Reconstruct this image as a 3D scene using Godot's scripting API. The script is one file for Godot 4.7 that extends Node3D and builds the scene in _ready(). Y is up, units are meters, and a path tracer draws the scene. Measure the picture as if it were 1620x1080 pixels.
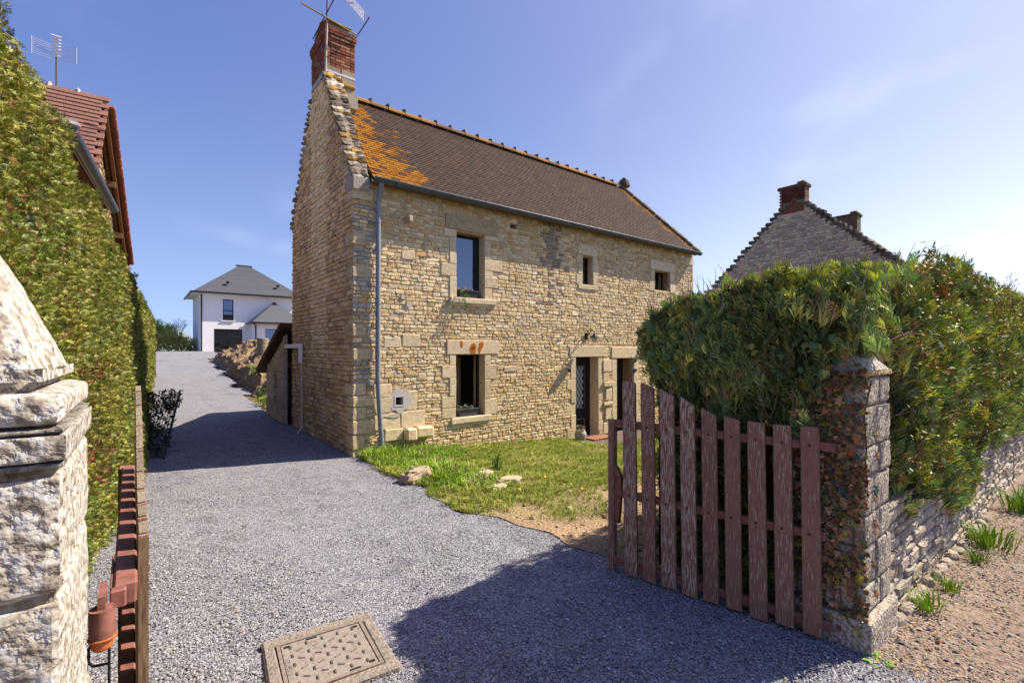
extends Node3D
# The lot's own axes are the world's: x runs along the house front, z comes out of the front towards the lane, y is up; the origin is the near left foot of the house.

const EYE := Vector3(-3.19, 2.05, 8.99)
const PI2 := TAU
var rng := RandomNumberGenerator.new()
var bumpy := FastNoiseLite.new()
var used := {}

# ---------------------------------------------------------------- mesh building
class MB:
	var v := PackedVector3Array()
	var n := PackedVector3Array()
	var c := PackedColorArray()
	func tri(a: Vector3, b: Vector3, d: Vector3, col: Color) -> void:
		var nn := (b - a).cross(d - a).normalized()
		v.append(a); v.append(d); v.append(b)
		n.append(nn); n.append(nn); n.append(nn)
		c.append(col); c.append(col); c.append(col)
	func tris(a: Vector3, b: Vector3, d: Vector3, na: Vector3, nb: Vector3, nd: Vector3, col: Color) -> void:
		v.append(a); v.append(d); v.append(b)
		n.append(na); n.append(nd); n.append(nb)
		c.append(col); c.append(col); c.append(col)
	func quad(a: Vector3, b: Vector3, d: Vector3, e: Vector3, col: Color) -> void:
		tri(a, b, d, col); tri(a, d, e, col)
	func add(o: MB, xf: Transform3D, col: Variant = null) -> void:
		v.append_array(xf * o.v)
		var nb := xf.basis.inverse().transposed()
		var nn: PackedVector3Array = Transform3D(nb, Vector3.ZERO) * o.n
		for i in nn.size():
			nn[i] = nn[i].normalized()
		n.append_array(nn)
		if col == null:
			c.append_array(o.c)
		else:
			var cc := PackedColorArray()
			cc.resize(o.v.size())
			cc.fill(col)
			c.append_array(cc)
	# a box with chamfered edges, centred on xf; jit moves its corners
	func cbox(xf: Transform3D, s: Vector3, ch: float, col: Color, jit := 0.0, r: RandomNumberGenerator = null) -> void:
		var h := s / 2.0
		ch = minf(ch, minf(h.x, minf(h.y, h.z)) * 0.9)
		var p := {}
		for i in 8:
			var g := Vector3(1 if i & 1 else -1, 1 if i & 2 else -1, 1 if i & 4 else -1)
			var j := Vector3.ZERO
			if jit > 0.0:
				j = Vector3(r.randf_range(-jit, jit), r.randf_range(-jit, jit), r.randf_range(-jit, jit))
			var o := g * h + j
			p[i] = [xf * (o - g * Vector3(0, ch, ch)), xf * (o - g * Vector3(ch, 0, ch)), xf * (o - g * Vector3(ch, ch, 0))]
		var f := func(ax: int, a: int, b: int, d: int, e: int) -> void: quad(p[a][ax], p[b][ax], p[d][ax], p[e][ax], col)
		f.call(0, 1, 3, 7, 5); f.call(0, 0, 4, 6, 2); f.call(1, 2, 6, 7, 3); f.call(1, 0, 1, 5, 4); f.call(2, 4, 5, 7, 6); f.call(2, 0, 2, 3, 1)
		if ch < 0.0006:
			return
		var flip := xf.basis.determinant() < 0
		var e2 := func(i: int, j: int, a: int, b: int) -> void:
			var q := [p[i][a], p[j][a], p[j][b], p[i][b]]
			var nn: Vector3 = (q[1] - q[0]).cross(q[2] - q[0])
			var out: Vector3 = (q[0] + q[1] + q[2] + q[3]) / 4.0 - xf.origin
			if nn.dot(out) < 0:
				quad(q[3], q[2], q[1], q[0], col)
			else:
				quad(q[0], q[1], q[2], q[3], col)
		for i in 8:
			if not i & 1: e2.call(i, i | 1, 1, 2)
			if not i & 2: e2.call(i, i | 2, 0, 2)
			if not i & 4: e2.call(i, i | 4, 0, 1)
			var t: Array = p[i]
			var m: Vector3 = (t[1] - t[0]).cross(t[2] - t[0])
			if m.dot(t[0] - xf.origin) < 0: tri(t[0], t[2], t[1], col)
			else: tri(t[0], t[1], t[2], col)
	func box(c0: Vector3, s: Vector3, col := Color.WHITE, ch := 0.0) -> void:
		cbox(Transform3D(Basis(), c0), s, ch, col)
	func span(a: Vector3, b: Vector3, col := Color.WHITE, ch := 0.0) -> void:
		cbox(Transform3D(Basis(), (a + b) / 2.0), (b - a).abs(), ch, col)
	# a bar with a rectangular section between two points
	func bar(a: Vector3, b: Vector3, w: float, t: float, col := Color.WHITE, ch := 0.0, up := Vector3.UP) -> void:
		var y := (b - a)
		var l := y.length()
		y /= l
		var x := up.cross(y)
		if x.length() < 0.01: x = Vector3.RIGHT
		x = x.normalized()
		cbox(Transform3D(Basis(x, y, x.cross(y)), (a + b) / 2.0), Vector3(w, l, t), ch, col)
	func tube(pts: Array, rad: Variant, k := 8, col := Color.WHITE, caps := true) -> void:
		var rings := []
		var nor := []
		var x := Vector3.ZERO
		for i in pts.size():
			var d: Vector3 = (pts[mini(i + 1, pts.size() - 1)] - pts[maxi(i - 1, 0)]).normalized()
			if i == 0:
				x = d.cross(Vector3(0.31, 0.85, 0.42)).normalized()
			x = (x - d * x.dot(d)).normalized()
			var y := d.cross(x)
			var r: float = rad[i] if rad is Array else rad
			var ring := []
			var nr := []
			for j in k:
				var a := TAU * j / k
				var o := x * cos(a) + y * sin(a)
				nr.append(o)
				ring.append(pts[i] + o * r)
			rings.append(ring); nor.append(nr)
		for i in pts.size() - 1:
			for j in k:
				var q := (j + 1) % k
				tris(rings[i][j], rings[i][q], rings[i + 1][q], nor[i][j], nor[i][q], nor[i + 1][q], col)
				tris(rings[i][j], rings[i + 1][q], rings[i + 1][j], nor[i][j], nor[i + 1][q], nor[i + 1][j], col)
		if caps:
			for j in k:
				var q := (j + 1) % k
				tri(pts[0], rings[0][q], rings[0][j], col)
				tri(pts[-1], rings[-1][j], rings[-1][q], col)
	# profile: [radius, height] pairs turned about y
	func lathe(prof: Array, k := 16, col := Color.WHITE, at := Vector3.ZERO) -> void:
		for i in prof.size() - 1:
			var a: Vector2 = prof[i]
			var b: Vector2 = prof[i + 1]
			for j in k:
				var u := Vector3(cos(TAU * j / k), 0, sin(TAU * j / k))
				var w := Vector3(cos(TAU * (j + 1) / k), 0, sin(TAU * (j + 1) / k))
				var n2 := Vector2(b.y - a.y, a.x - b.x).normalized()
				var nu := u * n2.x + Vector3.UP * n2.y
				var nw := w * n2.x + Vector3.UP * n2.y
				var A := at + u * a.x + Vector3.UP * a.y
				var B := at + w * a.x + Vector3.UP * a.y
				var C := at + w * b.x + Vector3.UP * b.y
				var D := at + u * b.x + Vector3.UP * b.y
				tris(A, D, C, nu, nu, nw, col)
				tris(A, C, B, nu, nw, nw, col)
	# a flat outline given anticlockwise in the plane of xf's x and y, given a thickness along z
	func prism(o: PackedVector2Array, z0: float, z1: float, col := Color.WHITE, xf := Transform3D()) -> void:
		if Geometry2D.is_polygon_clockwise(o) == false:
			o = o.duplicate()
		else:
			o = o.duplicate(); o.reverse()
		# Godot counts y down: is_polygon_clockwise on y-up data is inverted, so make the area positive here
		var area := 0.0
		for i in o.size(): area += o[i].cross(o[(i + 1) % o.size()])
		if area < 0: o.reverse()
		var ix := Geometry2D.triangulate_polygon(o)
		var P := func(p: Vector2, z: float) -> Vector3: return xf * Vector3(p.x, p.y, z)
		for i in range(0, ix.size(), 3):
			var a := o[ix[i]]
			var b := o[ix[i + 1]]
			var d := o[ix[i + 2]]
			if (b - a).cross(d - a) < 0:
				var t := b
				b = d
				d = t
			tri(P.call(a, z1), P.call(b, z1), P.call(d, z1), col)
			tri(P.call(a, z0), P.call(d, z0), P.call(b, z0), col)
		for i in o.size():
			var a := o[i]
			var b := o[(i + 1) % o.size()]
			quad(P.call(a, z0), P.call(b, z0), P.call(b, z1), P.call(a, z1), col)
	# a noise-roughened ball of the given half sizes
	func rock(at: Vector3, s: Vector3, amp: float, noise: FastNoiseLite, col: Color, k := 12, flat := 0.0) -> void:
		var P := func(i: int, j: int) -> Vector3:
			var th := PI * i / (k / 2)
			var ph := TAU * (j % k) / k
			var d := Vector3(sin(th) * cos(ph), cos(th), sin(th) * sin(ph))
			d = d.sign() * Vector3(pow(absf(d.x), 0.75), pow(absf(d.y), 0.75), pow(absf(d.z), 0.75))
			var q := d * s
			q *= 1.0 + amp * (noise.get_noise_3dv(d * 38.0 + at * 700.0) + 0.5 * noise.get_noise_3dv(d * 110.0 + at * 300.0))
			if flat > 0.0: q.y = minf(q.y, flat)
			return at + q
		for i in k / 2:
			for j in k:
				var a: Vector3 = P.call(i, j)
				var b: Vector3 = P.call(i, j + 1)
				var d: Vector3 = P.call(i + 1, j + 1)
				var e: Vector3 = P.call(i + 1, j)
				if i > 0: tri(a, b, d, col)
				if i < k / 2 - 1: tri(a, d, e, col)
	func mesh() -> ArrayMesh:
		var m := ArrayMesh.new()
		if v.is_empty(): return m
		var ar := []
		ar.resize(Mesh.ARRAY_MAX)
		ar[Mesh.ARRAY_VERTEX] = v
		ar[Mesh.ARRAY_NORMAL] = n
		ar[Mesh.ARRAY_COLOR] = c
		m.add_surface_from_arrays(Mesh.PRIMITIVE_TRIANGLES, ar)
		return m

# ---------------------------------------------------------------- nodes
func numbered(called: String, parent: Node) -> String:
	var k := "%d/%s" % [parent.get_instance_id(), called]
	var i: int = used.get(k, 0)
	used[k] = i + 1
	return called if i == 0 else "%s_%03d" % [called, i]

func tag(o: Node3D, label: String, category := "", group := "") -> Node3D:
	o.set_meta("label", label)
	if category: o.set_meta("category", category)
	if group: o.set_meta("group", group)
	return o

func thing(called: String, label: String, category: String, at := Vector3.ZERO, turn := 0.0, group := "") -> Node3D:
	var o := Node3D.new()
	o.name = numbered(called, self)
	add_child(o, true)
	o.position = at
	o.rotation.y = turn
	tag(o, label, category, group)
	return o

func part(called: String, m: Variant, mat: Material, parent: Node3D = null, xf := Transform3D()) -> MeshInstance3D:
	var o := MeshInstance3D.new()
	var p: Node = parent if parent else self
	o.name = numbered(called, p)
	o.mesh = m.mesh() if m is MB else m
	o.material_override = mat
	o.transform = xf
	p.add_child(o, true)
	return o

func struct(called: String, m: Variant, mat: Material) -> MeshInstance3D:
	var o := part(called, m, mat)
	o.set_meta("kind", "structure")
	return o

func scatter(called: String, m: Mesh, mat: Material, xfs: Array, cols: Array, parent: Node3D = null) -> MultiMeshInstance3D:
	var mm := MultiMesh.new()
	mm.transform_format = MultiMesh.TRANSFORM_3D
	mm.use_colors = true
	mm.mesh = m
	mm.instance_count = xfs.size()
	for i in xfs.size():
		mm.set_instance_transform(i, xfs[i])
		mm.set_instance_color(i, cols[i])
	var o := MultiMeshInstance3D.new()
	var p: Node = parent if parent else self
	o.name = numbered(called, p)
	o.multimesh = mm
	o.material_override = mat
	o.set_meta("kind", "stuff")
	p.add_child(o, true)
	return o

# ---------------------------------------------------------------- textures and materials
func ramp(stops: Array) -> Gradient:
	var g := Gradient.new()
	g.offsets = PackedFloat32Array()
	g.colors = PackedColorArray()
	var of := PackedFloat32Array()
	var co := PackedColorArray()
	for s in stops:
		of.append(s[0])
		co.append(Color(s[1].r, s[1].g, s[1].b).linear_to_srgb())
	g.offsets = of
	g.colors = co
	return g

func tex(kind: int, freq: float, stops: Array, size := 512, octaves := 4, sd := 1, cell := -1, raw := false) -> NoiseTexture2D:
	var t := NoiseTexture2D.new()
	t.width = size
	t.height = size
	t.seamless = true
	t.seamless_blend_skirt = 0.15
	var f := FastNoiseLite.new()
	f.noise_type = kind
	f.frequency = freq
	f.seed = sd
	f.fractal_octaves = octaves
	if octaves == 1: f.fractal_type = FastNoiseLite.FRACTAL_NONE
	if cell >= 0: f.cellular_return_type = cell
	t.noise = f
	t.normalize = true
	if not stops.is_empty():
		var g := ramp(stops)
		if raw:
			var co := PackedColorArray()
			for s in stops: co.append(s[1])
			g.colors = co
		t.color_ramp = g
	return t

func grey(x: float) -> Color: return Color(x, x, x)

func mat(name_: String, col := Color.WHITE, rough := 0.9, o := {}) -> StandardMaterial3D:
	var m := StandardMaterial3D.new()
	m.resource_name = name_
	m.albedo_color = Color(col.r, col.g, col.b).linear_to_srgb()
	m.roughness = rough
	m.vertex_color_use_as_albedo = true
	m.metallic_specular = o.get("spec", 0.4)
	m.metallic = o.get("metal", 0.0)
	if o.has("tex"):
		m.albedo_texture = o.tex
	if o.has("bump"):
		m.heightmap_enabled = true
		m.heightmap_texture = o.bump
		m.heightmap_scale = o.get("deep", 1.0)
	if o.has("scale"):
		m.uv1_triplanar = true
		m.uv1_world_triplanar = o.get("world", true)
		m.uv1_scale = o.scale if o.scale is Vector3 else Vector3.ONE * float(o.scale)
		m.uv1_triplanar_sharpness = 4.0
	if o.has("back"):
		m.backlight_enabled = true
		m.backlight = o.back
	return m

var M := {}
func make_materials() -> void:
	var S := FastNoiseLite.TYPE_SIMPLEX_SMOOTH
	var C := FastNoiseLite.TYPE_CELLULAR
	var mottle := tex(S, 0.012, [[0.0, grey(0.60)], [0.35, grey(0.86)], [0.6, grey(1.02)], [1.0, Color(1.2, 1.16, 1.08)]], 512, 6, 3)
	var pits := tex(S, 0.03, [[0.0, grey(0.0)], [0.3, grey(0.55)], [1.0, grey(1.0)]], 512, 5, 8, -1, true)
	M.mottle = mottle
	M.stone = mat("limestone", Color.WHITE, 0.95, {"tex": mottle, "bump": pits, "deep": 0.9, "scale": 2.2, "spec": 0.2})
	M.mortar = mat("lime mortar", Color(0.67, 0.525, 0.35), 0.97, {"tex": mottle, "bump": pits, "deep": 2.0, "scale": 1.7, "spec": 0.15})
	M.dressed = mat("dressed limestone", Color(0.72, 0.59, 0.41), 0.9, {"tex": tex(S, 0.01, [[0.0, grey(0.62)], [0.4, grey(0.9)], [1.0, Color(1.1, 1.06, 1.0)]], 512, 6, 21), "bump": pits, "deep": 0.6, "scale": 1.6, "spec": 0.2})
	M.gablestone = mat("weathered gable stone", Color.WHITE, 0.97, {"tex": tex(S, 0.006, [[0.0, grey(0.62)], [0.4, grey(0.92)], [1.0, Color(1.25, 1.15, 1.05)]], 512, 6, 5), "bump": pits, "deep": 1.2, "scale": 1.3, "spec": 0.15})
	M.pillar = mat("lichened pillar stone", Color(0.47, 0.46, 0.455), 0.95, {"tex": tex(S, 0.019, [[0.0, Color(0.30, 0.26, 0.22)], [0.3, Color(0.55, 0.49, 0.42)], [0.45, Color(0.85, 0.78, 0.66)], [0.6, Color(0.95, 0.93, 0.90)], [0.72, Color(1.15, 1.15, 1.2)], [0.86, Color(0.9, 0.86, 0.8)], [1.0, Color(0.9, 0.55, 0.22)]], 1024, 7, 40), "bump": tex(S, 0.02, [[0.0, grey(0.0)], [0.45, grey(0.7)], [1.0, grey(1.0)]], 1024, 8, 41, -1, true), "deep": 1.1, "scale": 1.5, "spec": 0.2})
	M.tile = mat("clay tile", Color.WHITE, 0.9, {"tex": tex(S, 0.03, [[0.0, grey(0.55)], [0.5, grey(0.95)], [1.0, grey(1.15)]], 256, 4, 9), "scale": 3.0, "spec": 0.25})
	M.brick = mat("brick", Color.WHITE, 0.95, {"tex": mottle, "bump": pits, "deep": 1.2, "scale": 4.0, "spec": 0.2})
	M.zinc = mat("zinc", Color(0.10, 0.115, 0.145), 0.45, {"metal": 0.45, "tex": tex(S, 0.02, [[0.0, grey(0.7)], [1.0, grey(1.0)]], 256, 4, 12), "scale": 1.5})
	M.bluepipe = mat("painted blue-grey metal", Color(0.24, 0.275, 0.33), 0.5, {"metal": 0.2, "tex": tex(S, 0.02, [[0.0, grey(0.65)], [1.0, grey(1.1)]], 256, 4, 13), "scale": 1.5})
	M.dark = mat("dark frame", Color(0.012, 0.012, 0.014), 0.45)
	M.black = mat("black iron", Color(0.015, 0.015, 0.017), 0.5, {"metal": 0.5})
	M.room = mat("unlit room", Color(0.05, 0.045, 0.04), 0.9)
	var g := StandardMaterial3D.new()
	g.resource_name = "window glass"
	g.albedo_color = Color(0.11, 0.145, 0.21).linear_to_srgb()
	g.roughness = 0.03
	g.metallic = 1.0
	g.metallic_specular = 0.5
	M.glass = g
	var gd := g.duplicate() as StandardMaterial3D
	gd.resource_name = "dim window glass"
	gd.metallic = 0.0
	gd.metallic_specular = 0.3
	gd.transparency = BaseMaterial3D.TRANSPARENCY_ALPHA
	gd.albedo_color = Color(0.05, 0.05, 0.06, 0.08)
	M.glass_dim = gd
	M.white = mat("white plastic", Color(0.88, 0.87, 0.88), 0.45)
	M.render = mat("white render", Color(0.84, 0.82, 0.84), 0.9, {"bump": pits, "deep": 0.3, "scale": 3.0})
	M.slate = mat("slate", Color(0.088, 0.092, 0.115), 0.8, {"tex": tex(S, 0.05, [[0.0, grey(0.7)], [1.0, grey(1.15)]], 256, 3, 14), "scale": 1.2})
	M.gravel = mat("grey gravel", Color.WHITE, 0.95, {"tex": tex(C, 0.11, [[0.0, Color(0.105, 0.105, 0.122)], [0.35, Color(0.185, 0.183, 0.208)], [0.7, Color(0.27, 0.268, 0.302)], [1.0, Color(0.44, 0.44, 0.48)]], 1024, 1, 15, FastNoiseLite.RETURN_CELL_VALUE), "bump": tex(C, 0.11, [[0.0, grey(1.0)], [1.0, grey(0.0)]], 1024, 1, 15, FastNoiseLite.RETURN_DISTANCE, true), "deep": 0.9, "scale": 0.75, "spec": 0.2})
	M.soil = mat("soil", Color.WHITE, 0.98, {"tex": tex(S, 0.02, [[0.0, grey(0.4)], [0.5, grey(0.85)], [1.0, grey(1.25)]], 1024, 7, 16), "bump": tex(S, 0.03, [], 1024, 8, 17), "deep": 1.8, "scale": 0.8, "spec": 0.1})
	M.chip = mat("stone chippings", Color.WHITE, 0.9, {"spec": 0.3})
	M.leaf = mat("leaf", Color.WHITE, 0.55, {"back": Color(0.45, 0.5, 0.2), "spec": 0.35})
	M.needle = mat("conifer spray", Color.WHITE, 0.5, {"back": Color(0.5, 0.55, 0.2), "spec": 0.45})
	M.dryleaf = mat("dry leaf", Color.WHITE, 0.7, {"back": Color(0.4, 0.3, 0.15), "spec": 0.25})
	M.bark = mat("bark", Color(0.16, 0.11, 0.075), 0.95)
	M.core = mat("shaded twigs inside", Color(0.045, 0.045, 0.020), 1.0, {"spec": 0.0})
	M.grass = mat("grass blade", Color.WHITE, 0.6, {"back": Color(0.5, 0.55, 0.2), "spec": 0.3})
	M.paint = mat("flaking brown paint", Color.WHITE, 0.75, {"tex": tex(S, 0.012, [[0.0, Color(0.16, 0.080, 0.062)], [0.40, Color(0.25, 0.128, 0.095)], [0.620, Color(0.29, 0.16, 0.115)], [0.685, Color(0.30, 0.18, 0.13)], [0.735, Color(0.75, 0.69, 0.60)], [0.800, Color(0.46, 0.40, 0.33)], [1.0, Color(0.34, 0.26, 0.19)]], 1024, 7, 18), "bump": tex(S, 0.012, [[0.0, grey(0.9)], [0.690, grey(1.0)], [0.720, grey(0.3)], [1.0, grey(0.1)]], 1024, 7, 18, -1, true), "deep": 0.25, "scale": Vector3(6.5, 0.55, 6.5), "spec": 0.3})
	M.paint_worn = mat("flaking brown paint", Color.WHITE, 0.75, {"tex": tex(S, 0.012, [[0.0, Color(0.16, 0.080, 0.062)], [0.40, Color(0.25, 0.128, 0.095)], [0.520, Color(0.29, 0.16, 0.115)], [0.585, Color(0.30, 0.18, 0.13)], [0.665, Color(0.75, 0.69, 0.60)], [0.700, Color(0.46, 0.40, 0.33)], [1.0, Color(0.34, 0.26, 0.19)]], 1024, 7, 27), "bump": tex(S, 0.012, [[0.0, grey(0.9)], [0.590, grey(1.0)], [0.620, grey(0.3)], [1.0, grey(0.1)]], 1024, 7, 27, -1, true), "deep": 0.25, "scale": Vector3(6.5, 0.55, 6.5), "spec": 0.3})
	M.paint_sound = mat("flaking brown paint", Color.WHITE, 0.75, {"tex": tex(S, 0.012, [[0.0, Color(0.16, 0.080, 0.062)], [0.40, Color(0.25, 0.128, 0.095)], [0.710, Color(0.29, 0.16, 0.115)], [0.775, Color(0.30, 0.18, 0.13)], [0.800, Color(0.75, 0.69, 0.60)], [0.890, Color(0.46, 0.40, 0.33)], [1.0, Color(0.34, 0.26, 0.19)]], 1024, 7, 29), "bump": tex(S, 0.012, [[0.0, grey(0.9)], [0.780, grey(1.0)], [0.810, grey(0.3)], [1.0, grey(0.1)]], 1024, 7, 29, -1, true), "deep": 0.25, "scale": Vector3(6.5, 0.55, 6.5), "spec": 0.3})
	M.barewood = mat("bare weathered wood", Color(0.30, 0.25, 0.19), 0.9, {"tex": tex(S, 0.02, [[0.0, grey(0.35)], [0.5, grey(0.8)], [1.0, grey(1.2)]], 512, 5, 19), "scale": Vector3(6, 0.8, 6), "spec": 0.2})
	M.rail = mat("brown painted rail", Color(0.25, 0.105, 0.082), 0.6, {"tex": tex(S, 0.015, [[0.0, grey(0.5)], [0.5, grey(0.9)], [0.75, grey(1.1)], [1.0, Color(2.0, 2.1, 2.1)]], 512, 5, 20), "scale": 2.0})
	M.terracotta = mat("terracotta", Color(0.42, 0.12, 0.035), 0.8, {"tex": mottle, "scale": 5.0})
	M.iron = mat("cast iron", Color(0.31, 0.285, 0.27), 0.8, {"metal": 0.0, "tex": mottle, "bump": pits, "deep": 0.3, "scale": 2.5})
	M.concrete = mat("concrete", Color(0.40, 0.37, 0.33), 0.95, {"tex": mottle, "bump": pits, "deep": 1.0, "scale": 2.0})
	M.block = mat("breeze block", Color.WHITE, 0.97, {"tex": mottle, "bump": pits, "deep": 1.0, "scale": 2.5})
	M.wood = mat("old timber", Color(0.16, 0.085, 0.045), 0.85, {"tex": mottle, "scale": 3.0})
	M.plain = mat("painted", Color.WHITE, 0.6)
	M.alu = mat("aluminium", Color(0.55, 0.55, 0.58), 0.4, {"metal": 0.6})
	M.brass = mat("yellowed rod", Color(0.36, 0.24, 0.07), 0.6, {"metal": 0.2})

# ---------------------------------------------------------------- the lie of the land
func ground(x: float, z: float) -> float:
	var r := clampf(-z - 5.5, 0.0, 39.0)
	var y := 0.0515 * (r - 2.0 * (1.0 - exp(-r / 2.0)))
	y -= 0.056 * clampf(x, 0.0, 7.0) * smoothstep(5.0, 1.5, z) * smoothstep(-8.0, -4.0, z)
	y -= 0.028 * clampf(x - 1.0, 0.0, 12.0) * smoothstep(6.5, 8.0, z)
	return y

# a sheet over the land inside x0..x1, z0..z1, lifted by lift; keep(x, z) says which cells stay
func sheet(x0: float, x1: float, z0: float, z1: float, step: float, lift: float, col: Callable, keep: Variant = null, rough := 0.0, snap: Variant = null) -> MB:
	var mb := MB.new()
	var nx := int(ceil((x1 - x0) / step))
	var nz := int(ceil((z1 - z0) / step))
	var P := []
	var K := []
	for j in nz + 1:
		for i in nx + 1:
			var x := x0 + (x1 - x0) * i / nx
			var z := z0 + (z1 - z0) * j / nz
			if snap != null: x = snap.call(x, z)
			var y := ground(x, z) + lift
			if rough > 0.0: y += rough * (bumpy.get_noise_2d(x * 90.0, z * 90.0) + 0.5 * bumpy.get_noise_2d(x * 300.0, z * 300.0))
			P.append(Vector3(x, y, z))
			K.append(col.call(x, z))
	for j in nz:
		for i in nx:
			var a := j * (nx + 1) + i
			var m: Vector3 = (P[a] + P[a + nx + 2]) / 2.0
			if keep != null and not keep.call(m.x, m.z):
				continue
			var ids := [a, a + nx + 1, a + nx + 2, a, a + nx + 2, a + 1]
			for t in [0, 3]:
				var p0: Vector3 = P[ids[t]]
				var p1: Vector3 = P[ids[t + 1]]
				var p2: Vector3 = P[ids[t + 2]]
				var nn := (p1 - p0).cross(p2 - p0).normalized()
				for q in [0, 2, 1]:
					mb.v.append(P[ids[t + q]]); mb.n.append(nn); mb.c.append(K[ids[t + q]])
	return mb

# ---------------------------------------------------------------- masonry
var stone_variants := []   # [MB, ArrayMesh] pairs, kept per palette
func make_stones(palette: Array, count: int, sd: int, blocky := 0.0) -> Array:
	var out := []
	var r := RandomNumberGenerator.new()
	r.seed = sd
	for k in count:
		var col: Color = palette[k % palette.size()]
		col = col * r.randf_range(0.86, 1.12)
		var o := []
		for q in 4:
			var sx := 1.0 if q == 0 or q == 3 else -1.0
			var sy := 1.0 if q < 2 else -1.0
			var cx := r.randf_range(0.05, 0.20) * (1.0 - blocky)
			var cy := r.randf_range(0.08, 0.30) * (1.0 - blocky)
			var jx := 0.5 - r.randf_range(0.0, 0.05)
			var jy := 0.5 - r.randf_range(0.0, 0.07)
			var a := Vector2(sx * jx, sy * (jy - cy))
			var b := Vector2(sx * (jx - cx), sy * jy)
			if q == 0 or q == 2: o.append(a); o.append(b)
			else: o.append(b); o.append(a)
		var mb := MB.new()
		var ring := []
		var top := []
		for p: Vector2 in o:
			ring.append(Vector3(p.x, p.y, r.randf_range(0.45, 0.75)))
			var f := r.randf_range(0.66, 0.86)
			top.append(Vector3(p.x * (f + 0.12), p.y * f, r.randf_range(0.85, 1.1)))
		var mid := Vector3(r.randf_range(-0.1, 0.1), r.randf_range(-0.1, 0.1), r.randf_range(0.95, 1.15))
		for i in 8:
			var j := (i + 1) % 8
			var b0 := Vector3(o[i].x, o[i].y, -0.4)
			var b1 := Vector3(o[j].x, o[j].y, -0.4)
			mb.quad(b0, b1, ring[j], ring[i], col)
			mb.quad(ring[i], ring[j], top[j], top[i], col)
			mb.tri(top[i], top[j], mid, col)
		out.append([mb, mb.mesh()])
	return out

# rows of stones filling x0..x1, y0..y1 but for the holes; lim(y) may narrow a row. Each is [cx, cy, w, h]
func courses(x0: float, x1: float, y0: float, y1: float, holes: Array, hh: Vector2, ll: Vector2, lim: Variant = null) -> Array:
	var out := []
	var y := y0
	while y < y1 - 0.02:
		var h := rng.randf_range(hh.x, hh.y)
		if y + h > y1 - hh.x * 0.5: h = y1 - y
		var a0 := x0
		var a1 := x1
		if lim != null:
			var l: Vector2 = lim.call(y + h * 0.6)
			a0 = l.x; a1 = l.y
		var cuts := []
		for q: Rect2 in holes:
			if q.position.y < y + h * 0.7 and q.end.y > y + h * 0.3:
				cuts.append(Vector2(q.position.x, q.end.x))
		cuts.sort_custom(func(p: Vector2, q: Vector2) -> bool: return p.x < q.x)
		var x := a0
		cuts.append(Vector2(a1, a1 + 1.0))
		for cut: Vector2 in cuts:
			var e := minf(cut.x, a1)
			while e - x > 0.035:
				var l := rng.randf_range(ll.x, ll.y)
				if rng.randf() < 0.12: l *= 1.5
				if e - x - l < ll.x * 0.6: l = e - x
				if l > ll.y * 1.9: l *= 0.5
				out.append([x + l / 2.0, y + h / 2.0 + rng.randf_range(-0.006, 0.006), l, h])
				x += l
			x = maxf(x, cut.y)
		y += h
	return out

# lays stones on a face: frame's x, y run in the face and z out of it. The nearest `most` become parts, the rest one part.
func lay(list: Array, frame: Transform3D, depth: Vector2, variants: Array, mt: Material, called: String, parent: Node3D, most: int, gap := 0.012, tilt := 0.02, pick: Variant = null) -> void:
	var all := []
	for s in list:
		var b := Basis(Vector3(0, 0, 1), rng.randf_range(-tilt, tilt)) * Basis.from_scale(Vector3(maxf(s[2] - gap, 0.02), maxf(s[3] - gap, 0.02), rng.randf_range(depth.x, depth.y)))
		var xf := frame * Transform3D(b, Vector3(s[0], s[1], 0))
		var vi: int = pick.call(s) if pick != null else rng.randi() % variants.size()
		all.append([xf, vi, (xf.origin - EYE).length() / sqrt(s[2] * s[3])])
	all.sort_custom(func(p: Array, q: Array) -> bool: return p[2] < q[2])
	var rest := MB.new()
	for i in all.size():
		if i < most:
			part(called, variants[all[i][1]][1], mt, parent, all[i][0])
		else:
			rest.add(variants[all[i][1]][0], all[i][0])
	if rest.v.size():
		part(called + "work", rest, mt, parent).set_meta("kind", "stuff")

# a wall slab in x0..x1, y0..y1 with rectangular openings, built of boxes butted end to end
func pierced(mb: MB, x0: float, x1: float, y0: float, y1: float, z0: float, z1: float, holes: Array, col := Color.WHITE) -> void:
	var xs := [x0, x1]
	for q: Rect2 in holes:
		xs.append(q.position.x); xs.append(q.end.x)
	xs.sort()
	for i in xs.size() - 1:
		var a: float = xs[i]
		var b: float = xs[i + 1]
		if b - a < 0.001: continue
		var m := (a + b) / 2.0
		var cuts := []
		for q: Rect2 in holes:
			if q.position.x < m and q.end.x > m: cuts.append(Vector2(q.position.y, q.end.y))
		cuts.sort_custom(func(p: Vector2, q: Vector2) -> bool: return p.x < q.x)
		var y := y0
		cuts.append(Vector2(y1, y1))
		for cut: Vector2 in cuts:
			if cut.x - y > 0.001: mb.span(Vector3(a, y, z0), Vector3(b, cut.x, z1), col)
			y = maxf(y, cut.y)

func block(mb: MB, x0: float, x1: float, y0: float, y1: float, z0: float, z1: float, col := Color.WHITE, ch := 0.012, jit := 0.005) -> void:
	mb.cbox(Transform3D(Basis(), Vector3((x0 + x1) / 2, (y0 + y1) / 2, (z0 + z1) / 2)), Vector3(x1 - x0 - 0.008, y1 - y0 - 0.008, z1 - z0), ch, col, jit, rng)

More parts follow.
